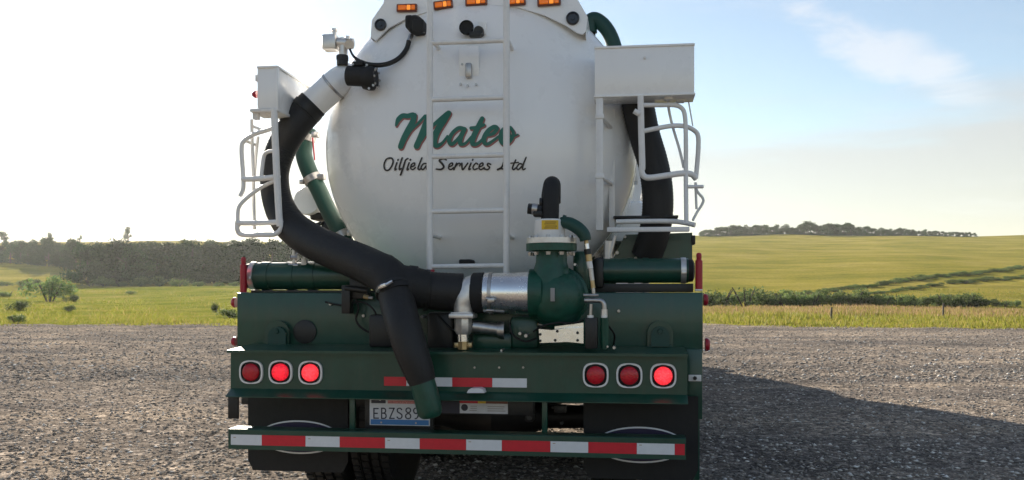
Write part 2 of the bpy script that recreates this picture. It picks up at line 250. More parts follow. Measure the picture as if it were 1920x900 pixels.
class Bolts:
    """bolt heads, each one a part of its own"""
    def __init__(s): s.l = []
    def bolt(s, *a, **k): s.l.append((a, k)); return s
    def build_all(s, m, par):
        for a, k in s.l: q = MB(); q.bolt(*a, **k); q.build('bolt', m, par)
class MB:
    def __init__(s): s.bm = bmesh.new()
    def box(s, c, size, rot=None, bev=0.004):
        r = bmesh.ops.create_cube(s.bm, size=1.0); vs = r['verts']
        bmesh.ops.scale(s.bm, vec=size, verts=vs)
        if bev:
            b = min(bev, min(size) * 0.3); es = list({e for v in vs for e in v.link_edges})
            q = bmesh.ops.bevel(s.bm, geom=es, offset=b, segments=2, profile=0.5, affect='EDGES')
            vs = list({v for f in q['faces'] for v in f.verts} | {v for v in vs if v.is_valid})
        if rot is not None: bmesh.ops.rotate(s.bm, cent=(0, 0, 0), matrix=rot, verts=vs)
        bmesh.ops.translate(s.bm, vec=c, verts=vs); return s
    def pbox(s, x0, y0, x1, y1, d0, d1, bev=0.004):
        """box whose rear face covers the measured picture rectangle at depth d0 and reaches forward to d1"""
        a, b = P(x0, (y0 + y1) / 2, d0), P(x1, (y0 + y1) / 2, d0); ym = P((x0 + x1) / 2, y0, d0).z; yn = P((x0 + x1) / 2, y1, d0).z
        return s.box(((a.x + b.x) / 2, (d0 + d1) / 2, (ym + yn) / 2), (abs(b.x - a.x), abs(d1 - d0), abs(ym - yn)), bev=bev)
    def tube(s, pts, r, seg=14, sub=6, cap=True, rib=0.0, ribl=0.02):
        pts = [Vector(p) for p in pts]
        rs = list(r) if isinstance(r, (list, tuple)) else [r] * len(pts)
        if len(pts) > 2 and sub > 1: pts, rs = spline(pts, rs, sub)
        if rib:
            ln = sum((pts[i + 1] - pts[i]).length for i in range(len(pts) - 1)); n = int(ln / (ribl / 2)); pts, rs = even(pts, rs, n)
            rs = [q + (rib if i % 2 else 0) for i, q in enumerate(rs)]
        T = []
        for i in range(len(pts)):
            a = pts[max(0, i - 1)]; b = pts[min(len(pts) - 1, i + 1)]; T.append((b - a).normalized())
        u = T[0].orthogonal().normalized(); rings = []
        for i, p in enumerate(pts):
            u = (u - T[i] * u.dot(T[i])).normalized(); v = T[i].cross(u)
            rings.append([s.bm.verts.new(p + (u * math.cos(2 * math.pi * k / seg) + v * math.sin(2 * math.pi * k / seg)) * rs[i]) for k in range(seg)])
        for a, b in zip(rings, rings[1:]):
            for k in range(seg): s.bm.faces.new((a[k], a[(k + 1) % seg], b[(k + 1) % seg], b[k]))
        if cap: s.bm.faces.new(rings[0][::-1]); s.bm.faces.new(rings[-1])
        return s
    def cyl(s, a, b, r, r2=None, seg=20): return s.tube([a, b], [r, r if r2 is None else r2], seg, 1)
    def lathe(s, o, ax, prof, seg=28):
        """profile of (distance along axis, radius) swept round the axis"""
        o = Vector(o); ax = Vector(ax).normalized(); return s.tube2([(o + ax * h, r) for h, r in prof], ax, seg)
    def tube2(s, pr, ax, seg):
        u = ax.orthogonal().normalized(); v = ax.cross(u); rings = []
        for p, r in pr:
            rings.append([s.bm.verts.new(p + (u * math.cos(2 * math.pi * k / seg) + v * math.sin(2 * math.pi * k / seg)) * max(r, 1e-4)) for k in range(seg)])
        for a, b in zip(rings, rings[1:]):
            for k in range(seg): s.bm.faces.new((a[k], a[(k + 1) % seg], b[(k + 1) % seg], b[k]))
        s.bm.faces.new(rings[0][::-1]); s.bm.faces.new(rings[-1]); return s
    def prism(s, poly, d0, d1):
        """polygon of (x, z) in the truck's frame, from depth d0 to d1"""
        a = [s.bm.verts.new((x, d0, z)) for x, z in poly]; b = [s.bm.verts.new((x, d1, z)) for x, z in poly]; n = len(poly)
        s.bm.faces.new(a); s.bm.faces.new(b[::-1])
        for k in range(n): s.bm.faces.new((a[k], b[k], b[(k + 1) % n], a[(k + 1) % n]))
        return s
    def pprism(s, pix, d0, d1): return s.prism([(P(x, y, d0).x, P(x, y, d0).z) for x, y in pix], d0, d1)
    def bolt(s, p, r, ax=(0, -1, 0), h=None):
        p = Vector(p); ax = Vector(ax); return s.tube([p, p + ax * (h or r * 0.9)], [r, r * 0.85], 6, 1)
    def build(s, name, material, parent=None, label=None, loc=None, kind=None):
        bmesh.ops.recalc_face_normals(s.bm, faces=s.bm.faces)
        me = bpy.data.meshes.new(name); s.bm.to_mesh(me); s.bm.free()
        for p in me.polygons: p.use_smooth = True
        me.set_sharp_from_angle(angle=R(38))
        me.materials.append(MAT[material]); return put(name, me, parent, label, loc, kind)
def put(name, me, parent=None, label=None, loc=None, kind=None):
    o = bpy.data.objects.new(name, me); COL.objects.link(o)
    if parent: o.parent = parent
    if loc is not None: o.location = loc
    if label: o['label'] = label
    if kind: o['kind'] = kind
    return o
def spline(pts, rs, sub):
    op, orr = [], []; n = len(pts)
    for i in range(n - 1):
        p0, p1, p2, p3 = pts[max(0, i - 1)], pts[i], pts[i + 1], pts[min(n - 1, i + 2)]
        for k in range(sub):
            t = k / sub
            op.append(0.5 * ((2 * p1) + (p2 - p0) * t + (2 * p0 - 5 * p1 + 4 * p2 - p3) * t * t + (3 * p1 - p0 - 3 * p2 + p3) * t ** 3)); orr.append(rs[i] * (1 - t) + rs[i + 1] * t)
    return op + [pts[-1]], orr + [rs[-1]]
def even(pts, rs, n):
    d = [0]
    for i in range(len(pts) - 1): d.append(d[-1] + (pts[i + 1] - pts[i]).length)
    q = np.linspace(0, d[-1], n + 1); A = np.array([tuple(p) for p in pts])
    x = [np.interp(q, d, A[:, k]) for k in range(3)]
    return [Vector(v) for v in zip(*x)], list(np.interp(q, d, rs))
def tag(o, label, cat, group=None):
    o['label'] = label; o['category'] = cat
    if group: o['group'] = group
    return o
def mesh_np(name, V, Fc, material, k):
    """mesh from numpy arrays: vertices and faces of k corners"""
    me = bpy.data.meshes.new(name); me.vertices.add(len(V)); me.vertices.foreach_set('co', V.astype(np.float32).ravel())
    me.loops.add(len(Fc) * k); me.loops.foreach_set('vertex_index', Fc.astype(np.int32).ravel())
    me.polygons.add(len(Fc)); me.polygons.foreach_set('loop_start', np.arange(0, len(Fc) * k, k, dtype=np.int32))
    me.update(calc_edges=True); me.validate(); me.materials.append(MAT[material]); return me

# ------------------------------------------------------------------ the ground
def ss(a, b, x):
    t = np.clip((x - a) / (b - a), 0, 1); return t * t * (3 - 2 * t)
def edge_y(X): return 39.6 - 6.0 * ss(8, 26, X) + 0.7 * np.sin(X * 0.31) + 0.4 * np.sin(X * 0.83 + 1)
def ground(X, Y):
    X = np.asarray(X, float); Y = np.asarray(Y, float)
    a = X / np.maximum(Y, 20); w = ss(-0.18, 0.12, a)
    u = np.clip(Y - 85, 0, None); v = np.minimum(u, 315)
    zr = -0.15 * ss(44, 75, Y) + 26.9 * (v / 315) ** 1.12 + 3.0 * (1 - np.exp(-np.clip(Y - 400, 0, None) / 35))
    zr = zr - 0.02 * np.clip(Y - 470, 0, None)
    u2 = np.clip(Y - 165, 0, None); v2 = np.minimum(u2, 235)
    zl = 0.3 * ss(40, 75, Y) + 1.75 * ss(70, 150, Y) - 0.7 * ss(150, 168, Y) + 22.4 * (v2 / 235) + 3.0 * (1 - np.exp(-np.clip(Y - 400, 0, None) / 32)) - 0.02 * np.clip(Y - 460, 0, None)
    z = zr * w + zl * (1 - w)
    z = z + ss(45, 120, Y) * (0.35 * np.sin(X * 0.045 + Y * 0.021) + 0.22 * np.sin(X * 0.11 - Y * 0.05 + 2))
    return z
def ground_px(px, py):
    """where a sight line through the measured picture position meets the ground"""
    rx, rz = (px - 960) / F, (YH - py) / F; Y = 20.0
    while Y < 440 and float(ground(rx * Y, Y)) < HC + rz * Y: Y += 0.5
    return Vector((rx * Y, Y, float(ground(rx * Y, Y))))
def axis(parts):
    o = []
    for a, b, s in parts: o += list(np.arange(a, b, s))
    return np.array(o + [parts[-1][1]])
def grid_obj(name, xs, ys, zf, material, kind='structure', yfun=None):
    X, Y = np.meshgrid(xs, ys)
    if yfun is not None: Y = yfun(X, Y)
    Z = zf(X, Y); V = np.stack([X, Y, Z], -1).reshape(-1, 3); nx, ny = len(xs), len(ys)
    i = (np.arange(ny - 1)[:, None] * nx + np.arange(nx - 1)[None]).ravel(); Fc = np.stack([i, i + 1, i + nx + 1, i + nx], -1)
    me = mesh_np(name, V, Fc, material, 4)
    me.polygons.foreach_set('use_smooth', np.ones(len(Fc), bool)); o = put(name, me); o['kind'] = kind; return o
xs = axis([(-1500, -500, 60), (-500, -130, 14), (-130, 130, 2.6), (130, 500, 14), (500, 1500, 60)])
ysv = axis([(-140, 20, 20), (20, 110, 1.5), (110, 470, 4.5), (470, 1500, 40)])
grid_obj('meadow', xs, ysv, lambda X, Y: np.where(Y < edge_y(X) - 1.0, -0.10, ground(X, Y)), 'grassland')
def bumps(X, Y):
    z = 0.012 * np.sin(X * 1.7 + 0.6 * np.sin(Y * 0.9)) * np.sin(Y * 1.3 + 1) + 0.010 * np.sin(X * 4.1 + Y * 2.3) + 0.014 * np.sin(Y * 0.8 + 0.3 * np.sin(X * 0.4))
    return z - 0.02 * ss(0.5, 1.0, (Y + 40) / (edge_y(X) + 40) * 1.0 - 0.0) * 0
ts = np.concatenate([np.linspace(0, 0.55, 12), np.linspace(0.56, 0.80, 120), np.linspace(0.803, 1.0, 60)])
grid_obj('gravel_lot', axis([(-140, -26, 3), (-26, 26, 0.22), (26, 140, 3)]), ts, bumps, 'gravel', yfun=lambda X, T: -40 + T * (edge_y(X) + 40))

# loose stones on the lot (nobody could count them)
def stones(n, y0, y1, s0, s1):
    Y = y0 * (y1 / y0) ** rng.random(n); X = (rng.random(n) * 2 - 1) * 0.80 * Y + 0.0
    s = s0 + (s1 - s0) * rng.random(n) ** 3
    keep = Y < edge_y(X) - 0.3; X, Y, s = X[keep], Y[keep], s[keep]; n = len(X)
    base = np.array([(1, 0, 0), (0, 1, 0), (-1, 0, 0), (0, -1, 0), (0, 0, 1), (0, 0, -1)], float)
    v = base[None] * (0.6 + 0.8 * rng.random((n, 6, 1))) + 0.3 * (rng.random((n, 6, 3)) - 0.5)
    an = rng.random(n) * 6.28; ca, sa = np.cos(an), np.sin(an)
    v = np.stack([v[..., 0] * ca[:, None] - v[..., 1] * sa[:, None], v[..., 0] * sa[:, None] + v[..., 1] * ca[:, None], v[..., 2] * (0.28 + 0.32 * rng.random((n, 1)))], -1) * s[:, None, None]
    v += np.stack([X, Y, bumps(X, Y) + s * 0.15], -1)[:, None]
    f = np.array([(0, 1, 4), (1, 2, 4), (2, 3, 4), (3, 0, 4), (1, 0, 5), (2, 1, 5), (3, 2, 5), (0, 3, 5)])
    return v.reshape(-1, 3), (np.arange(n)[:, None, None] * 6 + f[None]).reshape(-1, 3)
V1, F1 = stones(84000, 5.5, 17, 0.004, 0.026); V2, F2 = stones(52000, 14, 39, 0.010, 0.042)
put('gravel_stones', mesh_np('gravel_stones', np.concatenate([V1, V2]), np.concatenate([F1, F2 + len(V1)]), 'stone', 3), kind='stuff')

# grass standing along the far edge of the lot and over the meadow
def blades(X, Y, h, w):
    n = len(X); z = ground(X, Y) - 0.03; an = rng.random(n) * 6.28; ln = (rng.random((n, 2)) - 0.5) * 1.1 * h[:, None]
    dx, dy = np.cos(an) * w, np.sin(an) * w
    a = np.stack([X - dx, Y - dy, z], -1); b = np.stack([X + dx, Y + dy, z], -1); c = np.stack([X + ln[:, 0], Y + ln[:, 1], z + h], -1)
    return np.stack([a, b, c], 1).reshape(-1, 3)
def scatter(n, y0, y1, lo, hi, pw=1.0, clump=0.0, side=None):
    Y = y0 + (y1 - y0) * rng.random(n) ** pw; X = (rng.random(n) * 2 - 1) * 0.62 * Y
    if side == 'right': X = np.abs(X) 
    Y = Y + edge_y(X) - 39.6
    k = np.sin(X * 0.23 + 1.3 * np.sin(Y * 0.17)) * np.sin(Y * 0.31 + X * 0.07) + 0.5 * np.sin(X * 0.9 + Y * 0.4)
    h = lo + (hi - lo) * rng.random(n) ** 1.6; h *= 1 + 0.45 * k * (1 if clump else 0)
    keep = (rng.random(n) > clump * (0.5 - 0.5 * k)); return X[keep], Y[keep], h[keep]
bl = []
for args in ((14000, 37.6, 40.2, 0.03, 0.16, 1.0, 0.97), (50000, 39.4, 47, 0.05, 0.26, 1.0, 0.75), (80000, 40.5, 82, 0.08, 0.34, 0.8, 0.5, 'right'), (60000, 41, 125, 0.06, 0.24, 0.9, 0.85)):
    X, Y, h = scatter(*args); bl.append(blades(X, Y, h, 0.012 + 0.0005 * Y))
X, Y, h = scatter(50000, 56, 86, 0.15, 0.40, 1.0, 0.3, 'right'); V = blades(X, Y, h, 0.012 + 0.0005 * Y); put('dry_grass', mesh_np('dry_grass', V, np.arange(len(V)).reshape(-1, 3), 'dry_blade', 3), kind='stuff')
V = np.concatenate(bl); put('meadow_grass', mesh_np('meadow_grass', V, np.arange(len(V)).reshape(-1, 3), 'grass_blade', 3), kind='stuff')

# ------------------------------------------------------------------ trees and bushes
def leaf_cloud(clumps, n, size, seed, mat_):
    """many small leaf faces on and in a set of clumps (x, y, z, radius)"""
    g = np.random.default_rng(seed); C = np.array(clumps, float); pr = C[:, 3] ** 2; k = g.choice(len(C), n, p=pr / pr.sum())
    d = g.normal(size=(n, 3)); d /= np.linalg.norm(d, axis=1)[:, None]; rad = g.random(n) ** 0.45 * (0.85 + 0.45 * g.random(n))
    c = C[k, :3] + d * (C[k, 3] * rad)[:, None] * np.array([1, 1, 0.85])
    u = g.normal(size=(n, 3)); u /= np.linalg.norm(u, axis=1)[:, None]; v = np.cross(u, g.normal(size=(n, 3))); v /= np.linalg.norm(v, axis=1)[:, None]
    s = (size * (0.5 + g.random(n)))[:, None]
    q = np.stack([c - u * s, c - v * s * 0.55, c + u * s, c + v * s * 0.55], 1).reshape(-1, 3)
    q[:, 2] = np.maximum(q[:, 2], 0.0)
    return mesh_np('crown', q, np.arange(4 * n).reshape(-1, 4), mat_, 4)
def tree_proto(kind, seed, h):
    r = random.Random(seed); cl = []
    if kind == 'wood':
        for i in range(16):
            f = r.random(); z = h * (0.08 + 0.82 * f); w = h * 0.36 * math.sin(math.pi * (0.24 + 0.70 * f)); a = r.random() * 6.28; q = w * r.random() ** 0.5
            cl.append((q * math.cos(a), q * math.sin(a), z, h * (0.10 + 0.09 * r.random())))
        cr = leaf_cloud(cl, 3800, h * 0.023, seed, 'leaf_wood')
    elif kind == 'sparse':
        for i in range(6):
            a = r.random() * 6.28; q = h * 0.22 * r.random(); cl.append((q * math.cos(a), q * math.sin(a), h * (0.35 + 0.55 * r.random()), h * (0.08 + 0.10 * r.random())))
        cr = leaf_cloud(cl, 620, h * 0.045, seed, 'leaf_wood')
    else:
        for i in range(11):
            a = r.random() * 6.28; q = h * 0.62 * r.random() ** 0.6; cl.append((q * math.cos(a), q * math.sin(a), h * (0.15 + 0.6 * r.random() * (1 - 0.6 * q / (h * 0.62))), h * (0.16 + 0.16 * r.random())))
        cr = leaf_cloud(cl, 1500, h * 0.042, seed, 'leaf_bush')
    tb = MB()
    if kind == 'bush':
        for i in range(5):
            a = r.random() * 6.28; tb.tube([(0.04 * h * math.cos(a), 0.04 * h * math.sin(a), -0.1), (0.25 * h * math.cos(a), 0.25 * h * math.sin(a), 0.35 * h), (0.4 * h * math.cos(a), 0.4 * h * math.sin(a), 0.62 * h)], [0.03 * h, 0.02 * h, 0.008 * h], 6, 3)
    else:
        tw = (0.045 if kind == 'sparse' else 0.02) * h; tb.tube([(0, 0, -0.4), (0.01 * h, 0, 0.3 * h), (-0.01 * h, 0.01 * h, 0.6 * h), (0, 0, 0.88 * h)], [tw * 1.4, tw, tw * 0.7, tw * 0.2], 8, 3)
        for c in cl[:6]: tb.tube([(0, 0, c[2] * 0.72), (c[0] * 0.5, c[1] * 0.5, c[2] * 0.86), (c[0], c[1], c[2])], [tw * 0.5, tw * 0.35, tw * 0.12], 6, 3)
    bmesh.ops.recalc_face_normals(tb.bm, faces=tb.bm.faces)
    me = bpy.data.meshes.new('trunk'); tb.bm.to_mesh(me); tb.bm.free(); me.materials.append(MAT['bark'])
    return cr, me
PROTO = {'wood': [tree_proto('wood', 40 + i, 1.0) for i in range(6)], 'sparse': [tree_proto('sparse', 60 + i, 1.0) for i in range(3)], 'bush': [tree_proto('bush', 80 + i, 1.0) for i in range(6)]}
def plant(name, kind, loc, h, wide, label, cat, group=None):
    cr, tk = random.choice(PROTO[kind]); e = bpy.data.objects.new(name, None); COL.objects.link(e)
    e.location = loc; e.rotation_euler = (0, 0, random.random() * 6.28); h *= 1.22 if kind == 'bush' else 1.0; e.scale = (h * wide, h * wide, h); e.empty_display_size = 0.2
    tag(e, label, cat, group); put('crown' if kind != 'bush' else 'foliage', cr, e); put('trunk' if kind != 'bush' else 'stem', tk, e); return e
# the wood on the left slope: measured foot line and top line
WG = 'trees of the dark wood on the left slope'
x = -70
while x < 620:
    for row in range(2):
        px = x + random.uniform(-7, 7); foot = (493 + max(0, px) * 0.07) if px < 138 else 532
        foot -= row * (10 if px < 138 else 24) ; p = ground_px(px, foot)
        top = 456 + 3.5 * math.sin(px * 0.05) + 2.5 * math.sin(px * 0.117 + 1) + random.uniform(-7, 7) - (3 if row else 0)
        h = (foot - top) / F * p.y
        plant('wood_tree', 'wood', p, max(h, 3.2), random.uniform(0.9, 1.5), 'hazy dark green tree crowded in the wood below the left skyline', 'tree', WG)
    x += 15
for px, top, wd, lab in ((8, 436, 1.6, 'bare spreading tree above the wood at the far left of the skyline'), (95, 438, 1.1, 'small sparse tree above the wood on the skyline, second from the far left'), (150, 443, 1.0, 'tiny low tree on the left skyline, lowest of the four above the wood'), (240, 427, 0.9, 'tallest open tree above the wood on the left skyline')):
    p = ground_px(px, 455); plant('skyline_tree', 'sparse', p - Vector((0, 0, 0.4)), (459 - top) / F * p.y, wd, lab, 'tree', 'sparse trees on the left skyline')
# shrubs under the wood and along the field edge
for i, (px, foot, top) in enumerate([(-20, 535, 522), (12, 536, 524), (40, 537, 523), (60, 537, 520), (170, 536, 516), (195, 537, 518), (225, 537, 524), (262, 537, 517), (300, 537, 515), (335, 537, 520), (372, 537, 526), (410, 537, 528), (440, 537, 527), (480, 537, 528)]):
    p = ground_px(px, foot); plant('shrub', 'bush', p, (foot - top) / F * p.y, 1.3, 'low shrub in the row along the foot of the left wood', 'shrub', 'shrubs along the foot of the wood')
plant('bush', 'bush', ground_px(93, 566), 52 / F * ground_px(93, 566).y, 0.95, 'large round dark bush standing in the left meadow', 'bush')
for px, foot, top, lab in ((15, 556, 543, 'small bush in the left meadow nearest the frame edge, behind the large bush'), (136, 566, 551, 'small bush touching the right side of the large round bush'), (35, 582, 560, 'grey green bush in front and left of the large round bush'), (30, 606, 588, 'low dark bush at the gravel edge on the far left'),
                           (128, 584, 571, 'small loose bush right of and in front of the large round bush'), (246, 552, 545, 'wide low bush lying alone in the middle of the left meadow'),
                           (405, 585, 562, 'thin upright sapling in the meadow left of the truck'), (432, 596, 576, 'dark bush by the gravel just left of the truck')):
    p = ground_px(px, foot); plant('bush', 'bush', p, (foot - top) / F * p.y, 0.45 if 'upright' in lab else (1.8 if 'wide' in lab else 1.35), lab, 'bush')
# right: bushes behind the verge
plant('bush', 'bush', ground_px(1352, 577), 46 / F * ground_px(1352, 577).y, 1.0, 'tall dark bush beside the right rear corner of the truck', 'bush')
plant('bush', 'bush', ground_px(1398, 577), 50 / F * ground_px(1398, 577).y, 1.1, 'tallest dark round bush behind the right verge', 'bush')
x = 1432
while x < 1945:
    if x < 1830: top = random.uniform(538, 551) + (x - 1432) * 0.014
    else: top = random.uniform(558, 566)
    p = ground_px(x, random.uniform(573, 577)); plant('bush', 'bush', p, (576 - top) / F * p.y, random.uniform(0.9, 1.4), 'mid green bush in the hedge behind the right verge', 'bush', 'bushes in the hedge behind the right verge')
    x += random.uniform(13, 22)
# the dark line of bushes climbing the right field
for i in range(120):
    f = (i % 60) / 59; low = i >= 60; px = 1500 + 440 * f + random.uniform(-4, 4); py = 551 - 6 * f - 46 * f ** 1.05 + random.uniform(-1.5, 2.5) + 2 * math.sin(f * 9)
    if low: px += 60; py += 6 + 5 * f; 
    if px > 1950: continue
    p = ground_px(px, py)
    plant('thicket_bush', 'bush', p, random.uniform(4, 8) / F * p.y * (0.7 + 0.6 * math.sin(math.pi * f)) * (0.75 if low else 1), random.uniform(1.8, 3.0), 'dark bush in the ' + ('lower' if low else 'upper') + ' line climbing across the right field', 'bush', ('lower' if low else 'upper') + ' line of bushes across the right field')
# the wood on the right skyline
x = 1316
while x < 1832:
    f = (x - 1316) / 516; hp = 6 + 14 * math.sin(math.pi * min(1, f * 1.15 + 0.04)) ** 0.6 * (0.75 + 0.25 * math.sin(f * 17)); hp *= random.uniform(0.7, 1.25)
    Y = 398 + random.uniform(0, 14); X = (x - 960) / F * Y; z = float(ground(X, Y))
    hh = max(2.4, hp / F * Y * 1.3); plant('skyline_wood_tree', 'wood', (X, Y, z - 0.22 * hh), hh * random.uniform(1.0, 1.25), random.uniform(1.2, 1.9), 'dark rounded tree of the wood on the right skyline', 'tree', 'trees of the wood on the right skyline')
    x += random.uniform(4.5, 8)
# two old fence posts in the verge
for px, top, foot, lab in ((1768, 568, 598, 'thin leaning wooden post in the right verge, farther from the truck'), (1558, 576, 600, 'short thin wooden post in the right verge, nearer the truck')):
    p = ground_px(px, foot); h = (foot - top) / F * p.y; q = MB(); q.tube([(0, 0, -0.3), (0.02, 0, h * 0.6), (0.05, 0.01, h)], [0.055, 0.05, 0.045], 7, 2); o = q.build('fence_post', 'old_wood', loc=p); tag(o, lab, 'fence post')

# ------------------------------------------------------------------ the tanker truck: one thing, everything bolted to it is a part
TRUCK = bpy.data.objects.new('tanker_truck', None); COL.objects.link(TRUCK)
TRUCK.location = (TX, TY, 0); TRUCK.rotation_euler = (0, 0, -TH)
tag(TRUCK, 'white vacuum tanker truck with dark green rear bumpers and black suction hose, parked on gravel', 'tanker truck')
def part(b, name, m, label=None, parent=None, loc=None): return b.build(name, m, parent or TRUCK, label, loc)
def zc(py, d=0.0): return P(858, py, d).z
def prismx(b, poly, x0, x1):
    """polygon of (depth, z) swept across the truck from x0 to x1"""
    a = [b.bm.verts.new((x0, d, z)) for d, z in poly]; c = [b.bm.verts.new((x1, d, z)) for d, z in poly]; n = len(poly)
    b.bm.faces.new(a); b.bm.faces.new(c[::-1])
    for k in range(n): b.bm.faces.new((a[k], c[k], c[(k + 1) % n], a[(k + 1) % n]))
    return b

# tank
AX = P(898, 276, 1.0); TR = S(296, 1.0); XC, ZC = AX.x, AX.z
def head_d(r): return 1.0 - 0.5 * max(0.0, 1 - min(1, r / TR) ** 2.2) ** 0.55
def head_pt(px, py, off=0.0):
    d = 0.7
    for _ in range(14):
        p = P(px, py, d); d = head_d(math.hypot(p.x - XC, p.z - ZC))
    return P(px, py, d - off)
b = MB(); prof = []
for i in range(33):
    r = TR * math.sin(math.pi / 2 * (1 - i / 32)); prof.append((head_d(r) - 1.0, r))
prof = prof[::-1]
prof += [(0.0, TR + 0.004), (0.02, TR + 0.006), (0.03, TR), (8.3, TR)] + [(8.3 + 0.35 * math.sin(math.pi / 2 * k / 8), max(0.01, TR * math.cos(math.pi / 2 * k / 8))) for k in range(1, 9)]
b.lathe((XC, 1.0, ZC), (0, 1, 0), prof, 96); TANK = part(b, 'tank', 'white_paint')
for d in (2.2, 4.0, 5.8, 7.6):
    b = MB(); b.lathe((XC, d, ZC), (0, 1, 0), [(-0.05, TR + 0.002), (-0.05, TR + 0.05), (0.05, TR + 0.05), (0.05, TR + 0.002)], 64); part(b, 'stiffener_ring', 'white_paint', parent=TANK)

# sign writing on the head: brush strokes laid on the dish
def strokes(lst, dx=0, dy=0, grow=0.0, off=0.003):
    b = MB(); k = 0
    for wd, pts in lst:
        q = [Vector((x + dx, y + dy, 0)) for x, y in pts]
        ws = list(wd) if isinstance(wd, tuple) else [wd] * len(q)
        if len(ws) != len(q): ws = list(np.interp(np.linspace(0, 1, len(q)), np.linspace(0, 1, len(ws)), ws))
        q, ws = spline(q, ws, 7); o = off + 0.00012 * (k % 9); k += 1; rows = []
        for i, p in enumerate(q):
            tdir = (q[min(len(q) - 1, i + 1)] - q[max(0, i - 1)]).normalized(); nrm = Vector((-tdir.y, tdir.x, 0)); w = (ws[i] + grow) / 2
            rows.append((p, tdir, nrm, w))
        L_, R_ = [], []
        p, td, nr, w = rows[0]; rows = [(p - td * w * f, td, nr, w * math.sqrt(max(0.02, 1 - f * f))) for f in (0.95, 0.6)] + rows
        p, td, nr, w = rows[-1]; rows += [(p + td * w * f, td, nr, w * math.sqrt(max(0.02, 1 - f * f))) for f in (0.6, 0.95)]
        for p, td, nr, w in rows:
            L_.append(b.bm.verts.new(head_pt(p.x + nr.x * w, p.y + nr.y * w, o))); R_.append(b.bm.verts.new(head_pt(p.x - nr.x * w, p.y - nr.y * w, o)))
        for i in range(len(L_) - 1): b.bm.faces.new((L_[i], L_[i + 1], R_[i + 1], R_[i]))
    return b
MATEO = [((4, 9, 9, 9, 9), [(742.5, 235), (747, 224), (755, 217), (764, 217.5), (774, 215)]), ((9, 11, 11, 11, 10), [(777, 216), (774, 228), (765, 244), (757, 260), (751, 275)]),
         ((4, 4.5, 5), [(760, 262), (770, 245), (784, 231), (797, 217)]), ((10, 11, 11, 11), [(803, 218), (796, 238), (788, 258), (781, 274)]),
         ((4, 5, 7, 8), [(790, 264), (803, 244), (820, 228), (838, 213)]), ((10, 12, 12, 12, 9, 5, 4), [(841, 212), (831, 227), (820, 245), (814, 262), (818, 273), (829, 268), (839, 255)]),
         ((8, 7, 7, 8, 7, 5, 5), [(870, 242), (860, 240), (848, 250), (842, 264), (848, 270), (860, 258), (870, 244)]), ((8, 9, 8, 5, 4), [(871, 242), (864, 257), (863, 269), (872, 269), (884, 256)]),
         ((8, 10, 10, 9, 6, 4), [(904, 222), (896, 239), (888, 256), (886, 269), (896, 269), (908, 257)]), ((6, 7, 6), [(883, 240), (894, 239), (907, 234)]),
         ((4, 7, 7, 8, 9, 9, 6, 4), [(914, 254), (925, 250), (932, 241), (926, 238), (914, 247), (907, 262), (914, 270), (936, 255)]),
         ((8, 9, 9, 9, 7, 6, 6), [(951, 239), (942, 246), (939, 261), (946, 269), (957, 263), (963, 250), (957, 239)]), ((5, 4, 3), [(953, 243), (958, 256), (971, 252)])]
part(strokes(MATEO, 1.6, 2.4, 1.4, 0.0025), 'lettering_shadow', 'letter_red', 'dull red drop shadow of the large script name', TANK)
part(strokes(MATEO, 0, 0, 0.2, 0.005), 'script_lettering', 'letter_green', 'large green brush script reading Mateo', TANK)
w = 2.5
SUB = [(w, [(731, 296), (724, 299), (720, 309), (722, 318), (728, 319), (734, 312), (737, 302), (734, 296.5), (730, 297)]), (w, [(744, 305), (740, 318), (743, 317)]), (w, [(746.5, 299), (746, 300.5)]),
       (w, [(754, 296), (749, 312), (749, 318), (752, 316)]), ((2, 2.6, 3, 3), [(765, 297), (760, 301), (756, 314), (751, 328)]), (w, [(767, 305), (763, 318), (766, 317)]), (w, [(769.5, 299), (769, 300.5)]),
       (2.2, [(771, 313), (777, 310), (777, 305.5), (772, 308), (770, 315), (774, 318), (779, 314)]), (w, [(791, 296), (784, 314), (786, 318), (789, 316)]),
       (2.3, [(800, 307), (794, 307), (789.5, 314), (793, 318), (799, 311)]), (w, [(807, 296), (800, 314), (802, 318), (805, 316)]),
       ((2, 3, 3.4, 3.4, 3, 2.4), [(837, 300), (831, 297), (824, 301), (829, 307), (832, 313), (827, 317.5), (818, 317)]),
       (2.2, [(841, 313), (848, 310), (848, 305.5), (843, 308), (841, 315), (845, 318), (851, 314)]), (2.4, [(856, 306), (851, 318)]), (2.0, [(853, 314), (859, 306.5), (863, 307), (862, 311)]),
       (2.4, [(866, 306), (867, 318), (872, 313), (877, 306)]), (w, [(883, 306), (879, 317), (882, 317)]), (w, [(886.5, 299), (886, 300.5)]), (2.2, [(896, 308), (892, 306), (887, 313), (889, 318), (895, 316)]),
       (2.2, [(899, 313), (905, 310), (905, 305.5), (900, 308), (898, 315), (902, 318), (908, 314)]), (2.4, [(920, 308), (915, 306.5), (914, 310), (918, 314), (914, 318), (908, 316.5)]),
       ((2, 2.5, 2.8, 3), [(950, 297), (945, 303), (941, 313), (933, 318)]), ((3, 2.5, 2), [(933, 318), (940, 316), (947, 318), (953, 315)]), (w, [(967, 300), (961, 314), (963, 318), (967, 315)]), (2, [(958, 306), (972, 304.5)]),
       (2.3, [(979, 308), (974, 307), (969, 314), (972, 318), (979, 311)]), ((2.2, 3, 2.6, 2), [(986.5, 295), (980, 312), (981, 318), (985, 316)])]
part(strokes(SUB, 0, 0, 0.5, 0.005), 'small_lettering', 'letter_black', 'black script reading Oilfield Services Ltd', TANK)

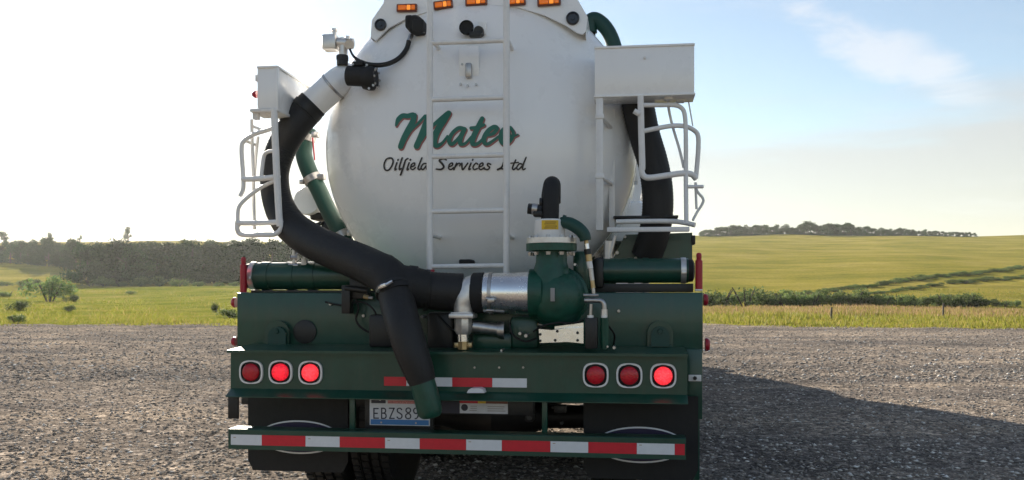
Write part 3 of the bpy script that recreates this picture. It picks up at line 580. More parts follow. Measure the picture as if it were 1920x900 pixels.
# ladder
LD = 0.34
b = MB(); LAD = None
def rail(cx): return MB().tube([P(cx, 507 if cx < 850 else 514, LD), P(cx, 300, LD), P(cx, 0, LD), P(cx, -55, LD + 0.02), P(cx + 8, -95, LD + 0.16), P(cx + 18, -105, LD + 0.5)], S(6.2, LD), 14, 5)
LAD = bpy.data.objects.new('ladder', None); COL.objects.link(LAD); LAD.parent = TRUCK
for cx in (806, 949.5): part(rail(cx), 'rail', 'white_metal', parent=LAD)
for yl, yr in ((-25, -31), (80.5, 75.5), (187, 182.5), (294, 290.5), (397, 394), (500, 498)):
    part(MB().cyl(P(808, yl, LD), P(948, yr, LD), S(4.8, LD), seg=12), 'rung', 'white_metal', parent=LAD)
for cx in (806, 949.5):
    for y in (70, 440):
        p = P(cx, y, LD); q = Vector((p.x, head_d(math.hypot(p.x - XC, p.z - ZC)) + 0.03, p.z)); part(MB().cyl(p, q, 0.012, seg=10), 'standoff', 'white_metal', parent=LAD)
part(MB().pbox(799, 505, 813, 515, LD - 0.02, LD + 0.02), 'foot_block', 'marker_red', 'red block under the left rail', LAD)

# light shroud over the tank head
SH = MB(); SD = 0.72
poly = [(695, 70), (697, 38), (719, 6), (728, -40), (1072, -52), (1082, -3), (1102, 32), (1099, 58), (1093, 64), (1083, 62), (1060, 47), (1020, 28), (975, 15), (935, 9.5), (895, 8.5), (850, 13), (805, 21), (765, 33), (728, 52), (704, 76)]
SH.pprism(poly, SD, SD + 0.02)
a = [(695, 70), (697, 38), (719, 6), (728, -40), (1072, -52), (1082, -3), (1102, 32), (1098, 66)]
for (x0, y0), (x1, y1) in zip(a, a[1:]):
    p, q = P(x0, y0, SD), P(x1, y1, SD); f = [SH.bm.verts.new(v) for v in (p, q, q + Vector((0, 0.75, 0)), p + Vector((0, 0.75, 0)))]; g = [SH.bm.verts.new(v) for v in (p + Vector((0, 0, -0.006)), q + Vector((0, 0, -0.006)), q + Vector((0, 0.75, -0.006)), p + Vector((0, 0.75, -0.006)))]
    SH.bm.faces.new(f); SH.bm.faces.new(g[::-1])
SHO = part(SH, 'light_shroud', 'white_paint')
for cx, cy, wd, hh, tilt in ((763, 15, 40, 15, 1), (831, 9, 37, 16, -5), (893, 3, 42, 16, -2), (968, 3, 36, 15, -2), (1029.5, 3.5, 44, 15, -2)):
    c = P(cx, cy, SD - 0.012); wv_, hv_ = S(wd, SD), S(hh, SD); rot = Matrix.Rotation(R(tilt), 3, 'Y')
    fr = part(MB().box((0, 0, 0), (wv_, 0.024, hv_), rot, 0.008), 'marker_light', 'amber_frame', 'amber clearance light on the shroud', SHO, c)
    for dxx, lw, mm in ((-0.22, 0.40, 'amber_lens'), (0.10, 0.20, 'amber_bright'), (0.32, 0.20, 'amber_lens')): MBx = MB().box((0, 0, 0), (wv_ * lw * 0.96, 0.02, hv_ * 0.62), rot, 0.005); part(MBx, 'lens', mm, parent=fr, loc=rot @ Vector((wv_ * dxx, -0.008, 0)))
for cx, cy, rr in ((714, 47, 11.5), (1074, 35, 12.5)):
    c = P(cx, cy, SD); b = MB(); r = S(rr, SD); b.lathe(c, (0, -1, 0), [(0, r), (0.012, r), (0.016, r * 0.8), (0.006, r * 0.72), (0.006, r * 0.3), (0.014, r * 0.25), (0.014, 0.002)], 24); part(b, 'round_lamp', 'grey_lens', 'dark round lamp at the end of the shroud', SHO)

# things on the head
def at_head(px, py, off=0.0): return head_pt(px, py, off)
b = MB(); c = at_head(783, 52); r = S(17, 0.7); b.lathe(c, (0, -1, 0), [(-0.02, r * 0.9), (0.05, r), (0.085, r * 0.96), (0.1, r * 0.75), (0.1, 0.002)], 20)
b.box(c + Vector((S(8, .7), -0.06, -S(6, .7))), (S(22, .7), 0.1, S(26, .7)), bev=0.012); b.box(c + Vector((-S(10, .7), -0.06, S(4, .7))), (S(14, .7), 0.08, S(24, .7)), bev=0.012); part(b, 'rubber_boot', 'black_rubber')
b = MB(); b.tube([P(771, 66, .62), P(767, 78, .6)], S(5, .6), 8, 1); part(b, 'hose_ferrule', 'steel')
b = MB(); b.tube([P(767, 76, .6), P(762, 92, .6), P(748, 109, .58), P(726, 120, .56), P(700, 122, .54), P(676, 116, .55), P(662, 104, .58), P(656, 92, .62)], [S(4.6, .6)] * 6 + [S(2.2, .6)] * 2, 10, 6); part(b, 'control_hose', 'hose_rubber')
b = MB(); c = P(873, 49, 0.52); b.lathe(c + Vector((0, 0.1, 0)), (0, -1, 0), [(0, S(9, .6)), (0.05, S(12, .6)), (0.075, S(14, .6)), (0.085, S(13, .6)), (0.075, S(11, .6)), (0.07, 0.002)], 22); b.cyl(c + Vector((0, 0.1, 0)), c + Vector((0, 0.35, -0.02)), 0.02)
CAMR = part(b, 'work_lamp', 'black_rubber', 'black round work lamp between the ladder rails')
b = MB(); c = P(896, 56, 0.52); b.lathe(c + Vector((0, 0.08, 0)), (0, -1, 0), [(0, S(8, .6)), (0.05, S(10, .6)), (0.07, S(8.5, .6)), (0.066, 0.002)], 18); b.box(c + Vector((-S(6, .6), 0.03, -S(6, .6))), (S(22, .6), 0.04, S(10, .6))); part(b, 'camera_housing', 'black_metal', 'small rear camera beside the work lamp')
part(MB().box(at_head(905, 55) + Vector((0, -0.012, 0)), (S(16, .6), 0.04, S(24, .6))), 'mounting_bracket', 'white_paint')
c = at_head(880, 128); pl = MB(); pl.box(c + Vector((0, -0.006, -0.004)), (S(38, .55), 0.012, S(84, .55)), Matrix.Rotation(R(5), 3, 'X'), 0.003); PLT = part(pl, 'mounting_plate', 'white_paint')
b = MB(); b.box(at_head(880, 134) + Vector((0, -0.024, 0)), (S(12, .55), 0.03, S(28, .55)), bev=0.012); part(b, 'latch', 'steel', parent=PLT)
b = Bolts()
for x, y in ((866, 101), (880, 102), (894, 101), (864, 111), (867, 121), (864, 158), (877, 161), (893, 159), (881, 91)): b.bolt(at_head(x, y, 0.012), S(2.6, .55), h=0.012)
b.build_all('steel', PLT)

# vent elbow and valve on the upper left of the head
b = MB(); b.tube([P(583, 199, .72), P(600, 184, .72), P(620, 166, .72), P(636, 153, .74), P(652, 146, .82), P(672, 146, .98)], S(28, .72), 28, 6); ELB = part(b, 'vent_elbow', 'white_paint')
b = MB(); u = (P(640, 148, .72) - P(583, 199, .72)).normalized(); b.lathe(P(624, 162, .72), u, [(-0.008, S(28, .72)), (-0.005, S(29.3, .72)), (0.005, S(29.3, .72)), (0.008, S(28, .72))], 32); part(b, 'weld_bead', 'steel', parent=ELB)
b = MB(); b.cyl(P(642, 122, .72), P(642, 104, .72), S(11, .72)); b.cyl(P(642, 113, .72), P(642, 106, .72), S(13, .72), seg=6); part(b, 'pipe_collar', 'black_metal', parent=ELB)
b = MB(); b.cyl(P(643, 106, .72), P(645, 72, .72), S(8.5, .72)); b.cyl(P(634, 80, .72), P(662, 82, .72), S(10, .72)); b.box(P(620, 81, .72), (S(28, .72), 0.09, S(30, .72)), bev=0.014); b.cyl(P(655, 84, .66), P(655, 84, .78), S(9, .72)); b.cyl(P(627, 66, .72), P(627, 55, .72), S(4.2, .72)); b.cyl(P(627, 59, .72), P(627, 54, .72), S(6, .72), seg=8); b.cyl(P(652, 74, .70), P(652, 68, .70), S(5, .7), seg=8); part(b, 'relief_valve', 'cast_aluminium')
b = MB(); b.cyl(P(653, 142, .55), P(690, 144, .54), S(19, .55), seg=24); b.lathe(P(690, 147, .54), (1, 0, 0), [(-0.03, S(20, .54)), (0, S(23, .54)), (0.03, S(23, .54)), (0.05, S(18, .54)), (0.05, 0.002)], 24); b.box(P(672, 121, .54), (S(22, .54), 0.06, S(9, .54)), bev=0.01)
VB = part(b, 'vacuum_valve', 'black_rubber')
b = Bolts()
for k in range(8): q = P(690, 147, .54) + Vector((0.052, S(18, .54) * math.cos(k * .785), S(18, .54) * math.sin(k * .785))); b.bolt(q, 0.008, (1, 0, 0))
for x, y in ((662, 121), (688, 122), (700, 160), (692, 166)): b.bolt(P(x, y, .47), S(2.6, .5))
b.build_all('steel', VB)

# main black suction hose and the wye
HB = MB(); hp = [P(588, 194, .72), P(572, 211, .71), P(548, 242, .68), P(525, 285, .68), P(515, 328, .66), P(520, 375, .62), P(541, 418, .54), P(580, 449, .42), P(630, 473, .28), P(685, 496, .16), P(722, 515, .08)]
HB.tube(hp, [S(29, .72), S(29.5, .71), S(29, .68), S(28, .68), S(26.5, .66), S(28, .62), S(31, .54), S(33, .42), S(34, .26), S(35, .16), S(36, .08)], 28, 8, rib=0.0028, ribl=0.019); part(HB, 'suction_hose', 'hose_rubber', 'ribbed black suction hose curving round the left of the tank')
b = MB(); b.tube([P(580, 201, .715), P(573, 209, .71)], S(31, .71), 28, 1); part(b, 'hose_clamp', 'black_metal')
b = MB(); b.tube([P(700, 503, .12), P(722, 514, .07), P(738, 530, .03), P(745, 552, .0)], [S(35, .1), S(37, .07), S(37, .03), S(35.5, 0)], 28, 6); b.tube([P(735, 522, .04), P(765, 535, .06), P(795, 543, .1)], [S(30, .05), S(38, .06), S(38, .1)], 28, 6); b.tube([P(730, 510, .08), P(727, 492, .09), P(726, 484, .09), P(725.5, 480, .09), P(725, 478, .09)], [S(20, .1), S(16, .1), S(14, .1), S(9, .1), S(2, .1)], 18, 4)
b.lathe(P(772, 540, .08), (1, 0.1, -0.1), [(-0.03, S(39, .08)), (-0.02, S(43, .08)), (0.02, S(43, .08)), (0.03, S(39, .08))], 28); WY = part(b, 'hose_wye', 'black_rubber')
for c0, c1, rr in ((P(741, 545, .01), P(744, 556, -.01), S(37.5, 0)), (P(800, 544, .115), P(812, 545, .125), S(38.5, .12))):
    ax_ = (c1 - c0).normalized(); q = MB(); q.lathe(c0, ax_, [(-.012, rr * .97), (-.010, rr * 1.03), (.010, rr * 1.03), (.012, rr * .97)], 30); part(q, 'hose_clamp', 'black_metal', parent=WY)
b = MB(); b.tube([P(739, 538, .02), P(746, 570, -.03), P(758, 615, -.12), P(772, 660, -.15), P(784, 692, -.15), P(792, 716, -.145)], [S(33, 0), S(33, 0), S(32.5, -.1), S(31.5, -.12), S(29, -.12), S(25, -.12)], 28, 8, rib=0.0024, ribl=0.019); part(b, 'drain_hose', 'hose_rubber', 'black hose hanging down over the upper bumper')
b = MB(); b.tube([P(790, 706, -.148), P(792, 716, -.148), P(800, 745, -.145), P(806, 772, -.14), P(808, 782, -.138)], [S(21, -.14), S(24, -.14), S(24.5, -.14), S(24, -.14), S(17, -.14)], 26, 4); CAP = part(b, 'hose_end_cap', 'pump_green', 'dark green cap on the hanging hose end')
b = MB(); b.tube([P(709, 546, -.05), P(714, 538, -.09), P(724, 534, -.1)], S(4, -.05), 8, 4); b.tube([P(724, 534, -.1), P(736, 527, -.1)], S(3.5, -.1), 8, 1); part(b, 'clamp_bolt', 'aluminium', parent=WY)
b = MB(); b.tube([P(775, 541, .1), P(820, 546, .14), P(868, 548, .16)], S(36, .12), 28, 4, rib=0.001, ribl=0.02); part(b, 'intake_hose', 'hose_rubber')

# silver pipe, rubber collar, drain valve
b = MB(); b.tube([P(893, 548, .14), P(880, 549, .13), P(873, 560, .11), P(869, 575, .1), P(868.5, 590, .1)], [S(35, .14), S(30, .13), S(23, .11), S(18, .1), S(17.5, .1)], 28, 6); DV = part(b, 'drain_elbow', 'cast_aluminium')
b = MB(); b.box(P(868.5, 592, .1), (S(47, .1), 0.14, S(9, .1)), bev=0.006); b.box(P(868.5, 586.5, .1), (S(40, .1), 0.12, S(2.5, .1)), bev=0.002)
b.lathe(P(868.5, 600, .1), (0, 0, -1), [(-0.02, S(16, .1)), (0, S(17, .1)), (S(20, .1), S(17, .1)), (S(27, .1), S(13, .1)), (S(28, .1), 0.002)], 8); part(b, 'valve_body', 'cast_aluminium', parent=DV)
b = MB(); b.cyl(P(868.5, 626, .1), P(868.5, 640, .1), S(10.5, .1)); part(b, 'drain_pipe', 'aluminium', parent=DV)
b = MB(); b.cyl(P(868.5, 640, .1), P(868.5, 655, .1), S(11, .1), seg=8); b.box(P(856, 647, .1), (S(9, .1), 0.03, S(10, .1))); b.box(P(881, 647, .1), (S(9, .1), 0.03, S(10, .1))); part(b, 'cap_coupling', 'brass', parent=DV)
b = MB(); b.cyl(P(885, 612, .12), P(940, 619, .16), S(12, .12)); b.lathe(P(938, 619, .16), (1, 0.1, 0), [(-0.015, S(15, .16)), (0.01, S(17, .16)), (0.02, S(17, .16)), (0.02, 0.002)], 20); part(b, 'side_pipe', 'steel', parent=DV)
b = MB(); b.lathe(P(897, 549, .15), (1, 0.02, 0), [(-S(12, .15), S(35, .15)), (-S(9, .15), S(38, .15)), (S(10, .15), S(38.5, .15)), (S(12, .15), S(37, .15))], 32); part(b, 'rubber_collar', 'black_rubber')
b = MB(); b.lathe(P(908, 550, .15), (1, 0.0, 0), [(0, S(37, .15)), (S(2, .15), S(39, .15)), (S(16, .15), S(39, .15)), (S(18, .15), S(38.2, .15)), (S(58, .15), S(39, .15)), (S(92, .15), S(40.5, .15)), (S(93, .15), S(30, .15))], 48); PIPE = part(b, 'pump_pipe', 'aluminium', 'polished silver pipe into the pump')
b = MB(); b.lathe(P(922, 550, .15), (1, 0, 0), [(-S(3.5, .15), S(39.2, .15)), (-S(3, .15), S(40.2, .15)), (S(3, .15), S(40.2, .15)), (S(3.5, .15), S(39.2, .15))], 40); b.box(P(921, 563, .015), (S(14, .02), 0.03, S(10, .02)), bev=0.006); b.cyl(P(911, 560, .02), P(930, 562, .02), S(3, .02)); b.cyl(P(912, 582, .03), P(926, 582, .03), S(2.5, .02)); part(b, 'band_clamp', 'steel', parent=PIPE)

# green pump / valve housing and its actuator
b = MB(); b.lathe(P(1043, 557, .12), (0, -1, 0), [(-0.12, S(56, .12)), (-0.09, S(59, .12)), (-0.06, S(59, .12)), (-0.05, S(54, .12)), (0.0, S(52, .12)), (0.05, S(45, .12)), (0.08, S(34, .12)), (0.095, S(18, .12)), (0.098, 0.002)], 40)
b.lathe(P(998, 550, .15), (-1, 0, 0), [(-0.06, S(44, .15)), (0, S(46, .15)), (0.012, S(46, .15)), (0.012, S(38, .15))], 40); PUMP = part(b, 'pump_housing', 'pump_green')
b = MB(); b.lathe(P(1034, 540, .14), (0, 0, 1), [(0, S(38, .14)), (S(35, .14), S(33, .14)), (S(48, .14), S(29, .14)), (S(68, .14), S(28.5, .14)), (S(69, .14), S(47, .14)), (S(82, .14), S(47.5, .14)), (S(82.5, .14), S(20, .14))], 36); part(b, 'valve_neck', 'pump_green', parent=PUMP)
b = MB(); b.lathe(P(1034, 457, .14), (0, 0, 1), [(0, S(47, .14)), (S(10, .14), S(47, .14)), (S(10.5, .14), S(30, .14))], 36); part(b, 'flange', 'cast_aluminium', parent=PUMP)
b = Bolts()
for k in range(10):
    a = k * math.pi / 5 + 0.25; q = P(1034, 447, .14) + Vector((S(40, .14) * math.cos(a), S(40, .14) * math.sin(a), 0)); b.bolt(q, 0.013, (0, 0, 1), 0.014); q = P(1034, 472, .14) + Vector((S(40, .14) * math.cos(a), S(40, .14) * math.sin(a), -0.004)); b.bolt(q, 0.014, (0, 0, -1), 0.016)
b.build_all('steel', PUMP)
b = MB(); b.lathe(P(1031, 449, .14), (0, 0, 1), [(0, S(27.5, .14)), (S(3, .14), S(28.5, .14)), (S(34, .14), S(28.5, .14)), (S(37, .14), S(26, .14)), (S(37, .14), 0.002)], 36); ACT = part(b, 'actuator', 'white_metal')
ar = S(28.5, .14) + 0.002; ac = P(1031, 423.5, .14)
def curved_patch(a0, a1, z0, z1, rr):
    q = MB(); rows = []
    for k in range(9):
        a = a0 + (a1 - a0) * k / 8; rows.append([q.bm.verts.new((ac.x + rr * math.sin(a), ac.y - rr * math.cos(a), ac.z + z)) for z in (z0, z1)])
    for u, v in zip(rows, rows[1:]): q.bm.faces.new((u[0], v[0], v[1], u[1]))
    return q
part(curved_patch(-0.46, 0.66, -S(8.5, .1), S(8.5, .1), ar), 'warning_label', 'yellow_label', parent=ACT)
q = MB()
for zz, a0, a1 in ((5, -0.22, 0.5), (1.5, -0.26, 0.45), (-2.5, -0.2, 0.55), (-6, -0.26, 0.5)):
    r2 = curved_patch(a0, a1, S(zz - 0.8, .1), S(zz + 0.8, .1), ar + 0.0012); tmp = bpy.data.meshes.new('t'); r2.bm.to_mesh(tmp); r2.bm.free(); q.bm.from_mesh(tmp); bpy.data.meshes.remove(tmp)
part(q, 'label_print', 'label_brown', parent=ACT)
b = MB(); b.tube([P(1031, 412, .14), P(1031.5, 390, .14), P(1032, 368, .15), P(1034, 352, .17), P(1035, 346, .22), P(1036, 352, .30), P(1036, 380, .34)], [S(17, .14), S(17, .14), S(17, .14), S(16.5, .14), S(16, .14), S(16, .14), S(16, .14)], 22, 6); part(b, 'breather_hose', 'black_rubber')
b = MB(); b.cyl(P(1016, 394, .13), P(990, 391, .13), S(10, .13), seg=8); b.box(P(1009, 401, .13), (S(18, .13), 0.06, S(12, .13)), bev=0.01); b.cyl(P(1012, 380, .13), P(1017, 380, .13), S(9, .13)); BF = part(b, 'air_fitting', 'black_metal'); part(MB().cyl(P(998, 391.5, .13), P(1008, 392.5, .13), S(11, .13), seg=10), 'fitting_band', 'steel', parent=BF)
b = MB(); b.tube([P(1052, 417, .12), P(1068, 419, .1), P(1084, 428, .09), P(1095, 440, .09), P(1098, 451, .09)], [S(10, .1), S(12, .1), S(12, .1), S(11.5, .1), S(10.5, .1)], 20, 6); b.cyl(P(1054, 410, .12), P(1060, 412, .12), S(8, .1), seg=8); part(b, 'discharge_hose', 'hose_green', 'short green hose bending down to the fittings')
FT = bpy.data.objects.new('fitting_stack', None); COL.objects.link(FT); FT.parent = TRUCK; FT['label'] = 'stack of metal fittings below the short green hose'
for x0, y0, x1, y1, r, mm in ((1099, 451, 1099.5, 458, 4, 'brass'), (1099.5, 457, 1101, 468, 4.5, 'aluminium'), (1101, 467, 1103, 477, 6.5, 'black_metal'), (1103, 477, 1104.5, 490, 6.2, 'brass'), (1104.5, 489, 1107, 503, 5.4, 'white_metal'), (1107, 502, 1110, 526, 5, 'steel'), (1110, 526, 1112, 540, 4.6, 'brass'), (1112, 540, 1113, 556, 3.8, 'steel')):
    part(MB().cyl(P(x0, y0, .09), P(x1, y1, .09), S(r, .09), seg=12), 'fitting', mm, parent=FT)
b = MB(); b.tube([P(1096, 563, .08), P(1112, 563, .08), P(1126, 564, .08), P(1132, 570, .08), P(1133, 582, .08)], S(4.6, .08), 12, 5); b.cyl(P(1094, 553.5, .07), P(1122, 553.5, .07), S(2.6, .08)); b.cyl(P(1108, 570, .08), P(1107, 592, .08), S(3.4, .08)); part(b, 'pipe_elbow', 'steel', parent=FT)
b = MB(); b.cyl(P(1133, 580, .08), P(1133, 592, .08), S(6.2, .08), seg=8); part(b, 'pipe_nut', 'cast_aluminium', parent=FT)
for x in (1107, 1133): part(MB().cyl(P(x, 591, .08), P(x, 596, .08), S(6, .08)), 'ring', 'white_metal', parent=FT)
part(MB().cyl(P(1133, 595, .08), P(1134, 654, .1), S(8, .08)), 'standpipe', 'pump_green', parent=FT)
part(MB().pbox(1097, 596, 1120, 654, .05, .16), 'filter_housing', 'black_metal', parent=FT)
b = MB(); b.pprism([(1010, 617), (1035, 619), (1064, 615), (1094, 614), (1094, 644), (1064, 641), (1040, 642), (1012, 643)], .06, .16); b.pprism([(1040, 612), (1064, 609), (1094, 605), (1094, 613.5), (1064, 614.5), (1040, 617)], .10, .16); BLK = part(b, 'coupling_block', 'aluminium', 'bright bolted metal block under the pump')
b = Bolts()
for x, y in ((1013, 627), (1013, 639), (1045, 621), (1041, 638), (1083, 624), (1083, 638)): b.bolt(P(x, y, .06), S(3, .06), h=0.008)
b.build_all('black_metal', BLK)
part(MB().pbox(1032, 540, 1040, 565, .012, .03, bev=0.001), 'data_plate', 'sticker_grey', parent=PUMP)
part(MB().pbox(1074, 470, 1106, 545, .26, .5, bev=0.02), 'gear_box', 'green_paint'); part(MB().pbox(955, 592, 1010, 655, .2, .4, bev=0.03), 'pump_base', 'green_paint')
b = Bolts()
for x, y, r in ((1080, 497, 3), (979, 624, 3.5), (990, 628, 4), (945, 655, 2.6), (1152, 650, 3.5), (1140, 648, 2.5), (799, 593, 3.4), (797, 642, 2.6)): b.bolt(P(x, y, .15), S(r, .15), h=0.1)
b.build_all('steel', TRUCK)

# transverse hose tubes over the rear panel
def hose_tube(x0, x1, yc, ry, d, band, cap0, cap1):
    c0, c1 = P(x0, yc, d), P(x1, yc, d); ax = (c1 - c0); ln = ax.length; r = S(ry, d); t = bpy.data.objects.new('hose_tube', None); COL.objects.link(t); t.parent = TRUCK
    z = (c0.z + c1.z) / 2; b = MB(); n = [(0, r)]
    for f in (0.09, 0.30, 0.47): n += [(ln * f, r), (ln * f, r * 1.05), (ln * (f + 0.07), r * 1.05), (ln * (f + 0.07), r)]
    n += [(ln, r)]; b.lathe((c0.x, d, z), (1, 0, 0), n, 36); part(b, 'tube_body', 'green_paint', parent=t)
    q = P(band, yc, d); b = MB(); b.lathe((q.x, d, z), (1, 0, 0), [(-S(5, d), r * 1.0), (-S(4.5, d), r * 1.06), (S(4.5, d), r * 1.06), (S(5, d), r * 1.0)], 36); b.box((q.x, d - r * 1.06, z - 0.012), (0.03, 0.02, 0.02)); part(b, 'band_clamp', 'cast_aluminium', parent=t)
    a, e = P(cap0, yc, d), P(cap1, yc, d); b = MB(); b.lathe((a.x, d, z), ((1 if cap1 > cap0 else -1), 0, 0), [(0, r * 0.96), (abs(e.x - a.x) * 0.8, r * 0.9), (abs(e.x - a.x), r * 0.6), (abs(e.x - a.x), 0.002)], 28); part(b, 'end_cap', 'black_rubber', parent=t)
    return t
t1 = hose_tube(473, 700, 517.5, 26.5, .50, 478, 474, 462); t1['label'] = 'dark green hose tube on the left above the rear panel'
t2 = hose_tube(1130, 1290, 507.5, 22.5, .50, 1281, 1286, 1302); t2['label'] = 'dark green hose tube on the right above the rear panel'
part(MB().pbox(1112, 483, 1132, 540, .42, .55, bev=0.02), 'tube_saddle', 'black_metal'); part(MB().pbox(1112, 532, 1300, 548, .45, .6), 'tube_shelf', 'black_metal'); part(MB().pbox(470, 544, 700, 550, .42, .6), 'tube_shelf', 'black_metal')
for cx, y0, y1, dd in ((456.5, 494, 548, .38), (1310.5, 486, 542, .38)):
    t = MB(); t.tube([P(cx, y1, dd), P(cx, y0 + 3, dd), P(cx, y0, dd)], [S(6.6, dd), S(6.6, dd), S(4, dd)], 14, 1); t.tube([P(cx, y0 + 1, dd), P(cx, y0 - 8, dd), P(cx, y0 - 12, dd)], [S(4.4, dd), S(5.2, dd), S(3, dd)], 12, 3); ms = part(t, 'marker_post', 'marker_red', 'red marker post at the end of the hose tube'); part(MB().pbox(cx - 7, y1, cx + 7, y1 + 4, dd - .02, dd + .02), 'post_foot', 'cast_aluminium', parent=ms)
# small fittings behind the left hose
b = MB(); b.cyl(P(552, 498, .46), P(552, 468, .46), S(4, .7)); b.cyl(P(552, 466, .46), P(552, 461, .46), S(6, .7)); b.tube([P(552, 480, .46), P(562, 474, .46), P(571, 478, .46), P(571, 490, .46)], S(3, .7), 10, 4); b.cyl(P(546, 483, .46), P(559, 483, .46), S(5, .7), seg=8); b.cyl(P(571, 486, .46), P(571, 497, .46), S(6, .7), seg=8); b.cyl(P(573, 474, .46), P(573, 484, .46), S(4.5, .7)); b.cyl(P(542, 498, .46), P(560, 498, .46), S(5, .7)); part(b, 'gate_valve', 'steel', 'small metal valve fittings behind the black hose')

# thin air lines and cables behind the pump
for r_, pts in ((2.2, [(660, 548, .3), (672, 575, .29), (668, 602, .3), (690, 622, .3), (730, 628, .31)]), (1.8, [(610, 566, .33), (640, 572, .31), (676, 566, .28), (700, 580, .25), (712, 610, .28)]), (2.0, [(955, 606, .14), (962, 628, .12), (985, 640, .12), (1006, 634, .14)]), (1.7, [(1094, 600, .1), (1074, 606, .08), (1050, 605, .06), (1020, 610, .08), (1000, 622, .12)]), (1.8, [(1140, 610, .12), (1152, 628, .2), (1150, 648, .3)]), (2.0, [(820, 590, .2), (835, 606, .16), (848, 618, .14), (862, 618, .12)])):
    part(MB().tube([P(*q_) for q_ in pts], S(r_, .2), 8, 6), 'air_line', 'black_rubber')
for x_, y_ in ((682, 556), (704, 604), (1000, 606), (826, 614)):
    part(MB().cyl(P(x_, y_, .22), P(x_ + 9, y_ + 2, .22), S(4.2, .2), seg=8), 'hose_fitting', 'brass')
    part(MB().cyl(P(x_ + 9, y_ + 2, .22), P(x_ + 17, y_ + 3, .22), S(3, .2), seg=10), 'hose_fitting', 'steel')
part(MB().lathe(P(742, 604, .2), (0, -1, 0), [(0, S(9, .2)), (.03, S(9, .2)), (.032, S(7.5, .2)), (.026, S(7, .2)), (.026, .002)], 20), 'gauge', 'steel')

# rear panel, bumpers
b = MB(); b.pbox(444, 548.5, 1318, 660, .35, .80, bev=0.008); PAN = part(b, 'rear_panel', 'green_paint', 'wide dark green rear panel')
def arch(cx, cy, wd, hh, name='tow_plate'):
    pts = [(cx - wd / 2, cy + hh / 2)] + [(cx - wd / 2 * math.cos(a), cy - hh / 2 + wd / 2 - wd / 2 * math.sin(a)) for a in [k * math.pi / 12 for k in range(13)]] + [(cx + wd / 2, cy + hh / 2)]
    q = MB(); q.pprism(pts, .325, .349); o = part(q, name, 'green_paint', parent=PAN)
    q = MB(); ip = [(cx + (x - cx) * 0.72, cy + 4 + (y - cy) * 0.72) for x, y in pts]; q.pprism(ip, .30, .324); q.bolt(P(cx, cy - 6, .30), S(5, .3), h=0.012); q.bolt(P(cx - wd * 0.4, cy + hh * 0.42, .322), S(3.4, .3)); q.bolt(P(cx + wd * 0.4, cy + hh * 0.42, .322), S(3.4, .3)); part(q, 'tow_eye', 'hose_green', parent=PAN)
arch(519, 627, 46, 52); arch(1238, 627, 48, 52)
b = MB(); b.lathe(P(572, 622, .35), (0, -1, 0), [(0, S(23, .35)), (0.008, S(23, .35)), (0.012, S(20, .35)), (0.012, 0.002)], 32); part(b, 'hatch_cover', 'black_metal', parent=PAN)
b = Bolts()
for x, y in ((579, 648), (602, 648), (620, 570), (682, 592), (691, 538), (1160, 583)): b.bolt(P(x, y, .345), S(3.4, .35), h=0.012)
b.build_all('steel', PAN)
b = MB(); b.pbox(640, 535, 656, 588, .25, .32); b.pbox(655, 520, 690, 560, .28, .34); b.cyl(P(648, 540, .26), P(690, 545, .26), S(6, .26)); part(b, 'hose_bracket', 'black_metal')
for x0, y0, x1, y1 in ((690, 590, 740, 652), (800, 585, 850, 655), (885, 625, 960, 655)): part(MB().pbox(x0, y0, x1, y1, .19, .34, bev=0.02), 'pump_mount', 'black_metal' if x0 < 870 else 'green_paint')
for x, y, r, side in ((443, 567, 10, -1), (443, 640, 9, -1), (1319, 562, 11, 1), (1322, 646, 12, 1)):
    c = P(x, y, .42); b = MB(); b.lathe(c, (side, 0, 0), [(0, S(r, .4)), (S(5, .4), S(r, .4)), (S(8, .4), S(r * .75, .4)), (S(9, .4), 0.002)], 20); part(b, 'side_marker', 'marker_red', 'round red side marker lamp')
b = MB(); b.pbox(1286, 655, 1317, 786, .30, .42, bev=0.004); b.pbox(1290, 660, 1312, 900, .44, .47); SP = part(b, 'side_plate', 'green_paint'); b = MB(); b.pbox(1291, 703, 1315, 715, .285, .298, bev=0.002); bk = part(b, 'bracket', 'white_metal', parent=SP); b = MB(); b.bolt(P(1303, 709, .285), S(4, .28)); part(b, 'bracket_bolt', 'black_metal', parent=SP)
xl, xr = P(425, 700, 0).x, P(1290, 700, 0).x
b = MB(); z0, z1, z2 = zc(656), zc(664), zc(736); z3 = zc(751)
prismx(b, [(.34, z0 + .006), (.0, z0 - .012), (.0, z1 - .004), (.012, z1 - .004), (.018, z1), (.05, z1 - .004), (.05, z2), (-.012, z3 + .004), (-.012, z3), (.10, z3), (.10, z0 - .03), (.34, z0 - .012)], xl, xr); UB = part(b, 'upper_bumper', 'green_paint')
b = MB(); b.pbox(427, 736, 446, 785, .05, .07); b.pbox(452, 742, 700, 760, .30, .33); part(b, 'end_bracket', 'black_metal', parent=UB)
zt, zb = zc(813), zc(852); xl2, xr2 = P(428, 825, 0).x, P(1286, 830, 0).x
b = MB(); prismx(b, [(.0, zb), (.0, zt - .004), (.004, zt), (.115, zt), (.115, zb)], xl2, xr2); LB = part(b, 'lower_bumper', 'green_paint')
for x in (660, 1021):
    part(MB().pbox(x - 5, 742, x + 5, 812, .10, .13), 'bumper_strut', 'green_paint', parent=LB)
def tape(par, segs, ya, yb, x0, x1, d):
    for a, e, mm in segs:
        za = zc(ya, d); zb_ = zc(yb, d); xa, xe = P(a, 830, d).x, P(e, 830, d).x
        q = MB(); q.box(((xa + xe) / 2, d - 0.001, (za + zb_) / 2), (xe - xa - 0.001, 0.002, za - zb_), bev=0); part(q, 'reflector_tape', mm, ('white' if mm == 'tape_white' else 'red') + ' reflective tape', par)
